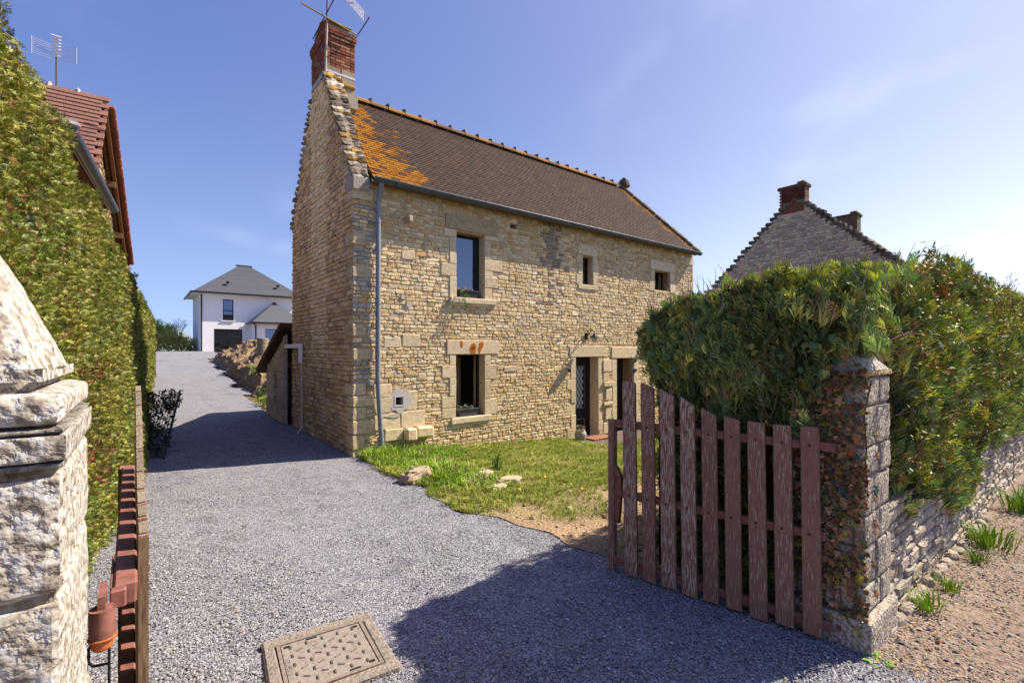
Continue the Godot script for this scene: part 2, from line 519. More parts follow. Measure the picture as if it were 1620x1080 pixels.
func _ready() -> void:
	rng.seed = 7
	bumpy.seed = 4
	bumpy.frequency = 0.02
	bumpy.fractal_octaves = 4
	# camera
	var cam := Camera3D.new()
	cam.name = "camera"
	add_child(cam)
	cam.position = EYE
	cam.rotation.y = deg_to_rad(-38.1)
	cam.projection = Camera3D.PROJECTION_FRUSTUM
	cam.near = 0.05
	cam.far = 2000.0
	cam.size = 2.0 * 0.05 * 0.72
	cam.frustum_offset = Vector2(0, 0.05 * 13.0 / 750.0)
	cam.current = true
	# sky, sun, exposure
	var env := Environment.new()
	env.background_mode = Environment.BG_SKY
	var sky := Sky.new()
	var pano := PanoramaSkyMaterial.new()
	var sun_to := Vector3(0.957, 0.0, 0.290).normalized() * cos(deg_to_rad(46.0)) + Vector3(0, sin(deg_to_rad(46.0)), 0)
	pano.panorama = sky_picture(sun_to)
	sky.sky_material = pano
	env.sky = sky
	env.tonemap_mode = Environment.TONE_MAPPER_LINEAR
	env.tonemap_exposure = 2.0
	env.sdfgi_enabled = true
	env.ssao_enabled = true
	env.ssil_enabled = true
	var we := WorldEnvironment.new()
	we.name = "world_environment"
	we.environment = env
	add_child(we)
	var sun := DirectionalLight3D.new()
	sun.name = "sun"
	sun.light_color = Color(1.0, 0.945, 0.85)
	sun.light_energy = 1.6
	sun.light_angular_distance = 0.5
	sun.shadow_enabled = true
	add_child(sun)
	sun.look_at_from_position(sun_to * 50.0, Vector3.ZERO)
	make_materials()
	setting()
	stone_house()
	far_houses()
	hedges()
	gateway()
	small_things()

func sky_picture(sun: Vector3) -> ImageTexture:
	var w := 768
	var h := 384
	var im := Image.create(w, h, false, Image.FORMAT_RGBF)
	var f := FastNoiseLite.new()
	f.seed = 11
	f.frequency = 1.0
	f.fractal_octaves = 5
	for j in h:
		var el := PI / 2 - PI * (j + 0.5) / h
		for i in w:
			var az := TAU * (i + 0.5) / w
			var d := Vector3(sin(az) * cos(el), sin(el), -cos(az) * cos(el))
			var c := Color(0.2, 0.19, 0.17)
			if d.y >= -0.02:
				var up := maxf(d.y, 0.0)
				var t := pow(1.0 - up, 3.0)
				c = Color(0.010, 0.050, 0.240).lerp(Color(0.185, 0.295, 0.50), t)
				var cs := d.dot(sun)
				var ang := acos(clampf(cs, -1, 1))
				var glow := 0.40 * exp(-ang / 0.45) + 0.10 * exp(-ang / 1.0)
				var hz := exp(-up / 0.22) * (0.10 + 0.85 * pow(maxf(0.0, 0.5 + 0.5 * Vector2(d.x, d.z).normalized().dot(Vector2(sun.x, sun.z).normalized())), 5.0))
				c = c + Color(1.0, 0.97, 0.93) * (glow + hz * 0.66)
				# thin high cloud, drawn out along one way
				var q := Vector3(d.x, 0, d.z) / (up + 0.12)
				var n := f.get_noise_2d(q.x * 0.5 + q.z * 0.9, (q.z * 0.5 - q.x * 0.9) * 0.35) + 0.5 * f.get_noise_2d(q.x * 2.0 + 30.0, q.z * 0.8)
				var k := smoothstep(0.28, 0.95, n) * smoothstep(0.0, 0.1, up)
				c = c.lerp(Color(0.86, 0.88, 0.95) * (1.0 + glow), k * 0.09)
			im.set_pixel(i, j, c)
	return ImageTexture.create_from_image(im)

func drive_right(z: float) -> float:
	if z > 6.9: return 0.62
	if z > 5.9: return lerpf(0.45, 0.62, z - 5.9)
	if z > -0.2: return 0.06 + 0.42 * smoothstep(3.6, 5.7, z) + 0.07 * sin(z * 3.1) + 0.05 * sin(z * 7.7)
	if z > -9.0: return 0.0
	return 0.05 + 0.035 * maxf(0.0, -z - 9.0) + 0.12 * sin(z * 1.3)

func setting() -> void:
	# one sheet of earth out to the horizon
	var mb := MB.new()
	var xs := [-900, -300, -120, -60, -40, -30, -24, -20, -16, -12, -9, -7, -5, -4, -3, -2, -1, 0, 1, 2, 3, 4, 5, 6, 7, 8, 10, 12, 14, 17, 20, 26, 34, 50, 80, 160, 400, 900]
	var zs := [-900, -300, -150, -100, -70, -50, -46, -44, -41, -38, -35, -32, -29, -26, -23, -20, -18, -16, -14, -12, -10, -9, -8, -7, -6, -5, -4, -3, -2, -1, 0, 1, 2, 3, 4, 5, 6, 6.5, 7, 7.5, 8, 9, 10, 12, 16, 24, 40, 90, 300, 900]
	for j in zs.size() - 1:
		for i in xs.size() - 1:
			var p := []
			for q in [[0, 0], [0, 1], [1, 1], [1, 0]]:
				var x := float(xs[i + q[0]])
				var z := float(zs[j + q[1]])
				p.append(Vector3(x, ground(x, z) - 0.06, z))
			mb.quad(p[0], p[1], p[2], p[3], Color(0.19, 0.15, 0.095) if zs[j] < 40 and zs[j] > -60 and absf(xs[i]) < 30 else Color(0.08, 0.11, 0.035))
	struct("ground", mb, M.soil)
	# gravel drive, near part fine, far part coarser
	var tone := func(x: float, z: float) -> Color:
		var k := 1.0 + 0.20 * bumpy.get_noise_2d(x * 14.0, z * 9.0) + 0.10 * bumpy.get_noise_2d(x * 60.0 + 70.0, z * 25.0)
		var rut := exp(-pow((x + 2.2) / 0.28, 2.0)) + exp(-pow((x + 0.75) / 0.28, 2.0))
		k *= 1.0 + 0.17 * rut
		k *= 1.0 - 0.30 * smoothstep(0.15, 0.45, bumpy.get_noise_2d(x * 110.0 + 11.0, z * 110.0))
		return Color(k * 1.06, k * 1.045, k * 1.12)
	var keep := func(x: float, z: float) -> bool:
		return x < drive_right(z) + 0.05 and (z < 8.35 + 0.12 * sin(x * 5.0))
	struct("driveway", sheet(-3.9, 1.0, -10.0, 8.6, 0.10, 0.0, tone, keep, 0.012, func(x: float, z: float) -> float: return minf(x, drive_right(z) + 0.03 * bumpy.get_noise_2d(z * 300.0, 3.0))), M.gravel)
	struct("driveway", sheet(-3.6, 4.4, -44.4, -10.0, 0.4, 0.0, tone, func(x: float, z: float) -> bool: return (x < drive_right(z) and x > -2.9 + 0.02 * z * 0.0) or z < -34.0, 0.012), M.gravel)
	# the lane outside
	var ltone := func(x: float, z: float) -> Color:
		var k := 1.0 + 0.3 * bumpy.get_noise_2d(x * 30.0, z * 30.0)
		return Color(0.31, 0.235, 0.195) * k
	struct("lane", sheet(-6.0, 16.0, 7.6, 13.0, 0.22, -0.012, ltone, func(x: float, z: float) -> bool: return x > 0.55 or z > 8.0, 0.02), M.soil)
	# lawn soil
	var gtone := func(x: float, z: float) -> Color:
		var k := bumpy.get_noise_2d(x * 35.0, z * 35.0)
		var bare := smoothstep(3.4, 5.2, z) + 0.8 * k
		return Color(0.18, 0.20, 0.05).lerp(Color(0.37, 0.26, 0.17), clampf(bare, 0.0, 1.0)) * (1.0 + 0.3 * k)
	struct("lawn_ground", sheet(-0.05, 12.0, -0.1, 7.6, 0.15, 0.01, gtone, func(x: float, z: float) -> bool: return x > drive_right(z) - 0.12, 0.02, func(x: float, z: float) -> float: return maxf(x, drive_right(z) - 0.03)), M.soil)
	# paved strip before the door
	var pv := MB.new()
	for k in 4:
		block(pv, 5.0 + k * 0.82, 5.8 + k * 0.82, -0.06, 0.0, 0, 1.15, Color(0.33, 0.26, 0.23), 0.01)
	var pav := struct("path", pv, M.concrete)
	pav.position = Vector3(0.7, ground(6.4, 0.6) + 0.045, 0.03)
	# bank of dug earth on the right of the drive, cut steeply
	var bank := MB.new()
	var nx := 44
	var nz := 80
	var pts := []
	for j in nz + 1:
		for i in nx + 1:
			var z := lerpf(-8.6, -36.0, float(j) / nz)
			var e := drive_right(z) + 0.12 + 0.3 * bumpy.get_noise_2d(z * 60.0, 9.0)
			if z > -12.0: e = lerpf(1.7, e, smoothstep(-8.5, -13.0, z))
			var a := float(i) / nx
			var x := e + 9.0 * a * a
			var up := smoothstep(0.0, 0.45, x - e) * 0.66 + 0.72 * smoothstep(0.3, 2.2, x - e)
			up *= smoothstep(-36.0, -30.0, z) * (0.45 + 0.55 * smoothstep(-9.0, -15.0, z))
			up *= 1.0 + 0.5 * bumpy.get_noise_2d(x * 50.0, z * 50.0)
			up += 0.12 * bumpy.get_noise_2d(x * 200.0, z * 200.0) * minf(1.0, up * 3.0)
			pts.append(Vector3(x + 0.2 * bumpy.get_noise_2d(z * 160.0, x * 120.0), ground(x, z) + up - 0.03, z))
	for j in nz:
		for i in nx:
			var a := j * (nx + 1) + i
			var k := 1.0 + 0.5 * bumpy.get_noise_2d(i * 40.0, j * 30.0)
			bank.quad(pts[a], pts[a + 1], pts[a + nx + 2], pts[a + nx + 1], Color(0.27, 0.185, 0.12) * k)
	struct("earth_bank", bank, M.soil)
	# loose chippings on the drive: three sizes, thick near the camera
	var chip := MB.new()
	var cv := []
	for k in 6: cv.append(Vector3(cos(k * 1.05) * rng.randf_range(0.7, 1.2), rng.randf_range(-0.15, 0.2), sin(k * 1.05) * rng.randf_range(0.6, 1.1)))
	for k in 6:
		chip.tri(Vector3(0.1, 0.62, -0.1), cv[(k + 1) % 6], cv[k], Color.WHITE)
		chip.tri(Vector3(0, -0.5, 0.1), cv[k], cv[(k + 1) % 6], Color.WHITE)
	var chipm := chip.mesh()
	var xf := []
	var co := []
	var tries := 0
	while xf.size() < 110000 and tries < 900000:
		tries += 1
		var d := 1.2 + 13.0 * pow(rng.randf(), 1.7)
		var side := d * rng.randf_range(-1.05, 1.05)
		var x := EYE.x + 0.617 * d + 0.787 * side
		var z := EYE.z - 0.787 * d + 0.617 * side
		if z > 8.6 or z < -9 or x > drive_right(z) + 0.16 * rng.randf() or x < -3.75: continue
		var clump := bumpy.get_noise_2d(x * 25.0, z * 25.0)
		var edge := smoothstep(0.6, 0.0, drive_right(z) - x) + smoothstep(-2.6, -3.4, x)
		if rng.randf() > 0.40 + clump * 0.9 + edge * 0.5: continue
		var s := rng.randf_range(0.0035, 0.0085) * (1.0 + 0.9 * pow(rng.randf(), 6.0))
		xf.append(Transform3D(Basis.from_euler(Vector3(rng.randf_range(-0.5, 0.5), rng.randf() * TAU, rng.randf_range(-0.5, 0.5))).scaled(Vector3(s, s * 0.8, s)), Vector3(x, ground(x, z) + s * 0.35 + 0.006, z)))
		var g := rng.randf_range(0.17, 0.36)
		if rng.randf() < 0.07: g = rng.randf_range(0.05, 0.12)
		if rng.randf() < 0.07: g = rng.randf_range(0.42, 0.55)
		co.append(Color(g * 0.98, g * 0.97, g * 1.06) if rng.randf() > 0.08 else Color(g * 1.1, g * 0.9, g * 0.65))
	var lo := scatter("loose_gravel", chipm, M.chip, xf, co)
	tag(lo, "loose grey stone chippings lying all over the gravel drive", "gravel")
	xf = []; co = []
	for k in 48000:
		var x := 0.5 + 9.0 * pow(rng.randf(), 1.8)
		var z := 8.0 + 2.6 * rng.randf()
		if rng.randf() > 0.55 + bumpy.get_noise_2d(x * 30, z * 30): continue
		var s := rng.randf_range(0.004, 0.010) * (1.0 + 1.8 * pow(rng.randf(), 7.0))
		xf.append(Transform3D(Basis.from_euler(Vector3(rng.randf_range(-0.5, 0.5), rng.randf() * TAU, rng.randf_range(-0.5, 0.5))).scaled(Vector3(s, s * 0.7, s)), Vector3(x, ground(x, z) + s * 0.3 - 0.008, z)))
		var g := rng.randf_range(0.16, 0.5)
		co.append(Color(g * 0.86, g * 0.74, g * 0.66))
	tag(scatter("lane_gravel", chipm, M.chip, xf, co), "brownish pebbles strewn on the earth lane below the garden wall", "gravel")

const HOLES := [Rect2(2.30, 3.21, 0.75, 1.48), Rect2(2.29, 0.55, 0.76, 1.39), Rect2(0.83, 0.90, 0.22, 0.22), Rect2(6.32, 3.84, 0.40, 0.80), Rect2(9.60, 3.95, 0.82, 0.62), Rect2(6.05, -0.40, 0.88, 2.25), Rect2(7.75, -0.40, 0.78, 2.20), Rect2(3.82, 4.97, 0.20, 0.12)]

func window_set(h: Node3D, q: Rect2, deep: float, split: float, glass: Material, tr := 0.055, called := "window") -> Node3D:
	var f := MB.new()
	var x0 := q.position.x
	var x1 := q.end.x
	var y0 := q.position.y
	var y1 := q.end.y
	var t := 0.04
	var z := -deep
	f.span(Vector3(x0, y0, z - 0.06), Vector3(x0 + t, y1, z))
	f.span(Vector3(x1 - tr, y0, z - 0.06), Vector3(x1, y1, z))
	f.span(Vector3(x0 + t, y1 - t, z - 0.06), Vector3(x1 - tr, y1, z))
	f.span(Vector3(x0 + t, y0, z - 0.06), Vector3(x1 - tr, y0 + t, z))
	if split > 0: f.span(Vector3(x0 + t, y0 + split, z - 0.055), Vector3(x1 - t, y0 + split + 0.04, z + 0.002))
	var w := part(called, f, M.dark, h)
	var p := MB.new()
	p.quad(Vector3(x0 + t, y0 + t, z - 0.03), Vector3(x1 - tr, y0 + t, z - 0.03), Vector3(x1 - tr, y1 - t, z - 0.03), Vector3(x0 + t, y1 - t, z - 0.03), Color.WHITE)
	part("pane", p, glass, w)
	return w

func stone_house() -> void:
	var h := thing("stone_house", "old cream rubble stone house with brown tiled roof and brick chimney beside the drive", "house")
	var cream0 := [Color(0.47, 0.385, 0.265), Color(0.43, 0.34, 0.22), Color(0.51, 0.435, 0.315), Color(0.40, 0.30, 0.18), Color(0.45, 0.39, 0.30), Color(0.49, 0.40, 0.26), Color(0.36, 0.29, 0.19), Color(0.53, 0.46, 0.35), Color(0.40, 0.27, 0.14), Color(0.46, 0.36, 0.225)]
	var cream := []
	for c0: Color in cream0: cream.append(Color(c0.r * 1.50, c0.g * 1.41, c0.b * 1.28))
	var fv := make_stones(cream, 30, 31)
	var gv := make_stones([Color(0.68, 0.48, 0.29), Color(0.58, 0.41, 0.26), Color(0.70, 0.52, 0.33), Color(0.46, 0.33, 0.22), Color(0.62, 0.46, 0.32), Color(0.66, 0.43, 0.22), Color(0.82, 0.63, 0.40), Color(0.84, 0.67, 0.44)], 32, 32)
	var dv := make_stones([Color(0.24, 0.20, 0.155), Color(0.30, 0.25, 0.19), Color(0.38, 0.31, 0.235)], 9, 33)
	var cv := make_stones([Color(0.42, 0.38, 0.33), Color(0.50, 0.44, 0.37), Color(0.34, 0.305, 0.27), Color(0.54, 0.48, 0.39)], 12, 34)
	# shell
	var w := MB.new()
	pierced(w, 0.375, 11.77, -0.8, 5.40, -0.45, -0.015, HOLES)
	var wall := part("facade_wall", w, M.mortar, h)
	var gb := MB.new()
	var out := PackedVector2Array([Vector2(-0.45, -0.5), Vector2(-0.45, 5.96), Vector2(-1.72, 7.86), Vector2(-1.72, 8.3), Vector2(-2.78, 8.3), Vector2(-2.78, 8.0), Vector2(-4.62, 5.25), Vector2(-4.62, -0.5)])
	var gx := Transform3D(Basis(Vector3(0, 0, 1), Vector3(0, 1, 0), Vector3(-1, 0, 0)), Vector3(0.03, 0, 0))
	gb.prism(out, -0.34, 0.0, Color(1.15, 0.95, 0.80), gx)
	gb.prism(PackedVector2Array([Vector2(-0.03, -0.5), Vector2(-0.03, 5.34), Vector2(-0.449, 5.95), Vector2(-0.449, -0.5)]), -0.34, 0.0, Color(1.15, 0.95, 0.80), gx)
	var gable := part("gable_wall", gb, M.mortar, h)
	var bk := MB.new()
	bk.span(Vector3(0.38, -0.5, -4.62), Vector3(11.0, 5.3, -4.3))
	part("rear_wall", bk, M.mortar, h)
	var rg := MB.new()
	rg.prism(PackedVector2Array([Vector2(0.0, -0.8), Vector2(-4.6, -0.8), Vector2(-4.6, 5.3), Vector2(-2.32, 8.02), Vector2(0.0, 5.38)]), 0.0, 0.36, Color.WHITE, Transform3D(Basis(Vector3(0.40, 0, 1), Vector3(0, 1, 0), Vector3(-1, 0, 0)), Vector3(11.77, 0, -0.03)))
	part("end_wall", rg, M.mortar, h)
	var fl := MB.new()
	fl.span(Vector3(0.4, 2.4, -4.3), Vector3(11.3, 2.6, -0.47))
	fl.span(Vector3(0.4, -0.6, -4.3), Vector3(11.3, -0.42, -0.47))
	part("inner_floor", fl, M.room, h)
	# dressed stones round the openings: x0, x1, y0, y1, proud
	var D := []
	var jam := func(side: int, edge: float, rows: Array) -> void:
		for r in rows:
			if side < 0: D.append(["jamb_stone", edge - r[0], edge, r[1], r[2], r[3] if r.size() > 3 else 0.012])
			else: D.append(["jamb_stone", edge, edge + r[0], r[1], r[2], r[3] if r.size() > 3 else 0.012])
	D.append(["lintel", 2.02, 3.44, 4.70, 5.03, 0.022])
	jam.call(-1, 2.30, [[0.32, 4.52, 4.70], [0.18, 4.22, 4.52], [0.18, 3.94, 4.22], [0.39, 3.66, 3.94], [0.18, 3.21, 3.66]])
	jam.call(1, 3.05, [[0.42, 4.58, 4.70], [0.20, 4.14, 4.58], [0.52, 3.88, 4.14], [0.24, 3.74, 3.88], [0.38, 3.48, 3.74], [0.22, 3.21, 3.48]])
	D.append(["sill", 2.12, 3.36, 3.03, 3.21, 0.07])
	D.append(["lintel", 2.05, 3.46, 1.94, 2.27, 0.02])
	jam.call(-1, 2.29, [[0.17, 1.70, 1.94], [0.36, 1.43, 1.70], [0.17, 1.03, 1.43], [0.36, 0.78, 1.03, 0.006], [0.36, 0.55, 0.78, 0.006]])
	jam.call(1, 3.05, [[0.18, 1.70, 1.94], [0.34, 1.36, 1.70], [0.18, 0.92, 1.36], [0.36, 0.55, 0.92]])
	D.append(["sill", 2.16, 3.24, 0.36, 0.55, 0.04])
	D.append(["lintel", 6.12, 6.92, 4.64, 4.93, 0.02])
	jam.call(-1, 6.32, [[0.26, 4.40, 4.64], [0.19, 4.10, 4.40], [0.26, 3.84, 4.10]])
	jam.call(1, 6.72, [[0.20, 4.40, 4.64], [0.27, 4.14, 4.40], [0.20, 3.84, 4.14]])
	D.append(["sill", 6.13, 6.92, 3.65, 3.84, 0.02])
	D.append(["lintel", 9.34, 10.70, 4.57, 4.87, 0.02])
	jam.call(-1, 9.60, [[0.24, 4.25, 4.57], [0.30, 3.9, 4.25]])
	jam.call(1, 10.42, [[0.24, 4.25, 4.57], [0.32, 3.9, 4.25]])
	D.append(["lintel", 5.80, 7.26, 1.85, 2.16, 0.02])
	jam.call(-1, 6.05, [[0.20, 1.25, 1.85], [0.34, 0.98, 1.25], [0.19, 0.62, 0.98], [0.34, 0.30, 0.62, 0.0], [0.20, -0.06, 0.30], [0.34, -0.5, -0.06]])
	jam.call(1, 6.93, [[0.18, 1.2, 1.85], [0.20, 0.62, 1.2], [0.18, 0.05, 0.62], [0.22, -0.5, 0.05]])
	D.append(["lintel", 7.50, 8.95, 1.80, 2.13, 0.02])
	jam.call(-1, 7.75, [[0.22, 1.12, 1.80], [0.20, 0.5, 1.12], [0.22, -0.5, 0.5]])
	jam.call(1, 8.53, [[0.22, 1.12, 1.80], [0.34, 0.7, 1.12], [0.22, -0.5, 0.7]])
	# the pier between the doors, of odd carved pieces
	D.append(["pier_stone", 7.13, 7.50, 1.42, 1.76, 0.03]); D.append(["pier_stone", 7.14, 7.40, 1.16, 1.42, 0.02])
	D.append(["pier_stone", 7.12, 7.54, 1.00, 1.14, 0.07]); D.append(["pier_stone", 7.22, 7.48, 0.62, 0.92, 0.05]); D.append(["pier_stone", 7.12, 7.54, 0.46, 0.56, 0.06])
	D.append(["pier_stone", 7.22, 7.46, 0.06, 0.40, 0.035]); D.append(["pier_stone", 7.14, 7.54, -0.5, -0.02, 0.02])
	# corners
	var y := -0.42
	var k := 0
	while y < 5.2:
		var hh := rng.randf_range(0.2, 0.34)
		if y + hh > 5.2: hh = 5.34 - y
		if y > 1.35 and rng.randf() < 0.72:
			y += hh
			continue
		D.append(["quoin", 0.0, (0.40 if k % 2 else 0.27) + rng.randf_range(-0.04, 0.04), y, y + hh, 0.01])
		D.append(["quoin", 11.8 - (0.5 if k % 2 else 0.3), 11.8, y, y + hh, 0.01])
		y += hh
		k += 1
	# large stones low by the downpipe, and worn blocks that stick out
	D.append(["large_stone", 0.40, 0.79, 1.10, 1.37, 0.012]); D.append(["large_stone", 0.40, 0.80, 0.79, 1.10, 0.016])
	D.append(["large_stone", 0.42, 0.98, 0.47, 0.79, 0.02]); D.append(["large_stone", 0.98, 1.52, 0.45, 0.79, 0.015]); D.append(["large_stone", 1.08, 1.36, 0.79, 1.2, 0.006])
	D.append(["large_stone", 0.62, 1.02, 0.22, 0.46, 0.05]); D.append(["projecting_stone", 1.02, 1.26, 0.20, 0.46, 0.20]); D.append(["projecting_stone", 1.27, 1.66, 0.23, 0.46, 0.16])
	D.append(["large_stone", 3.62, 4.0, 1.52, 1.66, 0.01]); D.append(["large_stone", 0.62, 0.98, 2.1, 2.3, 0.01]); D.append(["large_stone", 1.02, 1.42, 2.12, 2.36, 0.012]); D.append(["large_stone", 1.0, 1.3, 3.9, 4.1, 0.01])
	var blocked := HOLES.duplicate()
	for d in D:
		blocked.append(Rect2(d[1], d[3], d[2] - d[1], d[4] - d[3]))
		var m := MB.new()
		var kk := rng.randf_range(0.86, 1.08)
		var col := Color(kk, kk * rng.randf_range(0.96, 1.0), kk * rng.randf_range(0.9, 1.0))
		if d[0] == "lintel" and d[3] > 4.6 and d[1] < 3: col = Color(0.62, 0.58, 0.52)
		if d[0] == "quoin" and d[1] == 0.0: col *= Color(0.80, 0.78, 0.76) if d[3] > 1.4 else Color(0.95, 0.93, 0.88)
		var back := -0.30
		if d[0] == "quoin" and d[1] == 0.0:
			block(m, -0.012, d[2], d[3], d[4], back - (0.0 if d[2] > 0.33 else 0.14), d[5] + rng.randf_range(-0.004, 0.006), col, 0.014, 0.008)
		elif d[0] == "sill":
			block(m, d[1], d[2], d[3] + 0.05, d[4], back, d[5], col, 0.012)
			block(m, d[1] + 0.01, d[2] - 0.01, d[3], d[3] + 0.06, back, d[5] - 0.035, col, 0.012)
		else:
			block(m, d[1], d[2], d[3], d[4], back, d[5] + rng.randf_range(-0.003, 0.003), col, 0.03 if d[0] == "projecting_stone" else 0.010, 0.012 if d[0] in ["projecting_stone", "large_stone"] else 0.004)
		part(d[0], m, M.dressed, wall)
	# rubble of the front
	blocked.append(Rect2(0.80, 0.87, 0.28, 0.28))
	var list := courses(0.0, 11.8, -0.75, 5.36, blocked, Vector2(0.046, 0.104), Vector2(0.08, 0.225))
	var stain := func(s: Array) -> int:
		var a := exp(-pow((s[0] - 5.1 - 0.1 * sin(s[1] * 3.0)) / 0.22, 2.0)) * smoothstep(3.4, 4.8, s[1]) + 0.45 * exp(-pow((s[0] - 5.2) / 0.3, 2.0)) * smoothstep(2.4, 3.6, s[1])
		if rng.randf() < a * 0.85: return 30 + rng.randi() % 9
		if s[1] > 4.45 and rng.randf() < 0.16: return 8 + 10 * (rng.randi() % 3)
		if s[0] < 0.42 and s[1] > 1.3 and rng.randf() < 0.62: return 39 + rng.randi() % 12
		if s[0] > 11.3 and rng.randf() < 0.4: return 39 + rng.randi() % 12
		var r := rng.randi() % 30
		if r % 10 == 8 and rng.randf() < 0.7: r = (r + 1) % 30
		return r
	lay(list, Transform3D(Basis(), Vector3(0, 0, -0.024)), Vector2(0.016, 0.032), fv + dv + cv, M.stone, "stone", wall, 300, 0.006, 0.035, stain)
	# rubble of the gable
	var lim := func(yy: float) -> Vector2:
		var a := -0.02 if yy < 5.3 else -0.02 - (yy - 5.3) / 1.50
		var b := 4.64 if yy < 5.2 else 4.64 - (yy - 5.2) / 1.52
		return Vector2(-b, a)
	var qb := []
	for d in D:
		if d[0] == "quoin" and d[1] == 0.0: qb.append(Rect2(-0.30 if d[2] > 0.33 else -0.44, d[3], 1.0, d[4] - d[3]))
	var gl := courses(-4.64, 0.0, -0.4, 8.1, qb, Vector2(0.06, 0.125), Vector2(0.10, 0.28), lim)
	var gframe := Transform3D(Basis(Vector3(0, 0, 1), Vector3(0, 1, 0), Vector3(-1, 0, 0)), Vector3(0.03, 0, 0))
	lay(gl, gframe, Vector2(0.018, 0.045), gv, M.gablestone, "stone", gable, 160, 0.010, 0.04, func(s: Array) -> int:
		var band := smoothstep(0.30, 0.0, absf(s[0] + 2.25) - 0.48 + 0.12 * bumpy.get_noise_2d(s[1] * 80.0, s[0] * 80.0)) * smoothstep(1.0, 2.6, s[1])
		if rng.randf() < band: return 6 + (rng.randi() % 2) + 8 * (rng.randi() % 4)
		return (rng.randi() % 6) + 8 * (rng.randi() % 4))
	# ragged coping stones up both slopes of the gable
	for side in 2:
		var a := Vector3(0.14, 5.42, 0.03) if side == 0 else Vector3(0.14, 5.30, -4.70)
		var b := Vector3(0.14, 8.02, -1.66) if side == 0 else Vector3(0.14, 8.05, -2.84)
		var t := 0.0
		var L := (b - a).length()
		var dir := (b - a) / L
		while t < L - 0.05:
			var l := rng.randf_range(0.10, 0.20)
			var c := MB.new()
			var kk := rng.randf_range(0.6, 1.15)
			var up := dir.cross(Vector3.RIGHT) * (-1.0 if side == 0 else 1.0)
			if up.y < 0: up = -up
			c.rock(Vector3.ZERO, Vector3(rng.randf_range(0.15, 0.19), l * 0.70, rng.randf_range(0.07, 0.12)), 0.9, bumpy, [Color(0.40, 0.34, 0.27), Color(0.24, 0.20, 0.165), Color(0.50, 0.46, 0.40), Color(0.42, 0.26, 0.10)][[0, 0, 1, 1, 2, 3][rng.randi() % 6]] * kk, 12)
			var cm := MB.new()
			cm.add(c, Transform3D(Basis(Vector3.RIGHT, dir, Vector3.RIGHT.cross(dir)).rotated(Vector3.RIGHT, rng.randf_range(-0.25, 0.25)), a + dir * (t + l / 2) + up * rng.randf_range(-0.05, 0.01) + Vector3(rng.randf_range(-0.015, 0.02), 0, 0)))
			c = cm
			part("coping_stone", c, M.gablestone, gable)
			t += l - 0.01
	var kn := MB.new()
	kn.prism(PackedVector2Array([Vector2(0.06, 5.12), Vector2(0.06, 5.36), Vector2(-0.10, 5.62), Vector2(-0.36, 5.75), Vector2(-0.36, 5.12)]), -0.30, 0.01, Color(0.95, 0.92, 0.88), Transform3D(gframe.basis, Vector3(0.0, 0, 0)))
	part("kneeler_stone", kn, M.pillar, gable)
	# roof: boards below, tiles above, ridge, verge
	var slope := Vector3(0, 8.04 - 5.36, -2.32 - 0.16)
	var SL := slope.length()
	var sd := slope / SL
	var sn := Vector3(0, -sd.z, sd.y).normalized()
	if sn.y < 0: sn = -sn
	var rb := MB.new()
	var e0 := Vector3(0.33, 5.33, 0.16)
	var rightx := func(s: float) -> float: return 11.86 - 0.40 * 2.48 * s / SL
	var P := func(x: float, s: float, o: float) -> Vector3: return Vector3(x, e0.y, e0.z) + sd * s + sn * o
	rb.quad(P.call(0.33, 0, 0), P.call(11.8, 0, 0), P.call(10.85, SL, 0), P.call(0.33, SL, 0), Color.WHITE)
	rb.quad(P.call(0.33, SL, -0.09), P.call(10.85, SL, -0.09), P.call(11.8, 0, -0.09), P.call(0.33, 0, -0.09), Color.WHITE)
	rb.quad(P.call(0.33, 0, -0.09), P.call(11.8, 0, -0.09), P.call(11.8, 0, 0), P.call(0.33, 0, 0), Color.WHITE)
	rb.quad(P.call(11.8, 0, -0.09), P.call(10.85, SL, -0.09), P.call(10.85, SL, 0), P.call(11.8, 0, 0), Color.WHITE)
	var Q := func(x: float, s: float, o: float) -> Vector3:
		var p: Vector3 = P.call(x, s, o)
		return Vector3(x, p.y, -4.64 - p.z)
	rb.quad(Q.call(0.33, SL, 0.0), Q.call(10.85, SL, 0), Q.call(10.4, 0, 0), Q.call(0.33, 0, 0), Color.WHITE)
	rb.quad(Q.call(0.33, 0, -0.09), Q.call(10.4, 0, -0.09), Q.call(10.85, SL, -0.09), Q.call(0.33, SL, -0.09), Color.WHITE)
	var roof := part("roof", rb, M.wood, h)
	var tl := MB.new()
	tl.cbox(Transform3D(), Vector3(1, 1, 1), 0.0, Color.WHITE)
	var tile_cols := [Color(0.070, 0.047, 0.040), Color(0.076, 0.050, 0.042), Color(0.062, 0.044, 0.040), Color(0.082, 0.057, 0.048), Color(0.072, 0.046, 0.037), Color(0.058, 0.043, 0.039), Color(0.29, 0.125, 0.012), Color(0.24, 0.09, 0.010), Color(0.18, 0.075, 0.013), Color(0.11, 0.054, 0.018)]
	var tile_mesh := []
	for c: Color in tile_cols:
		var t := MB.new()
		t.cbox(Transform3D(Basis(), Vector3.ZERO), Vector3(0.158, 0.185, 0.013), 0.004, c, 0.001, rng)
		tile_mesh.append(t.mesh())
	var tiles := []
	var rows := 38
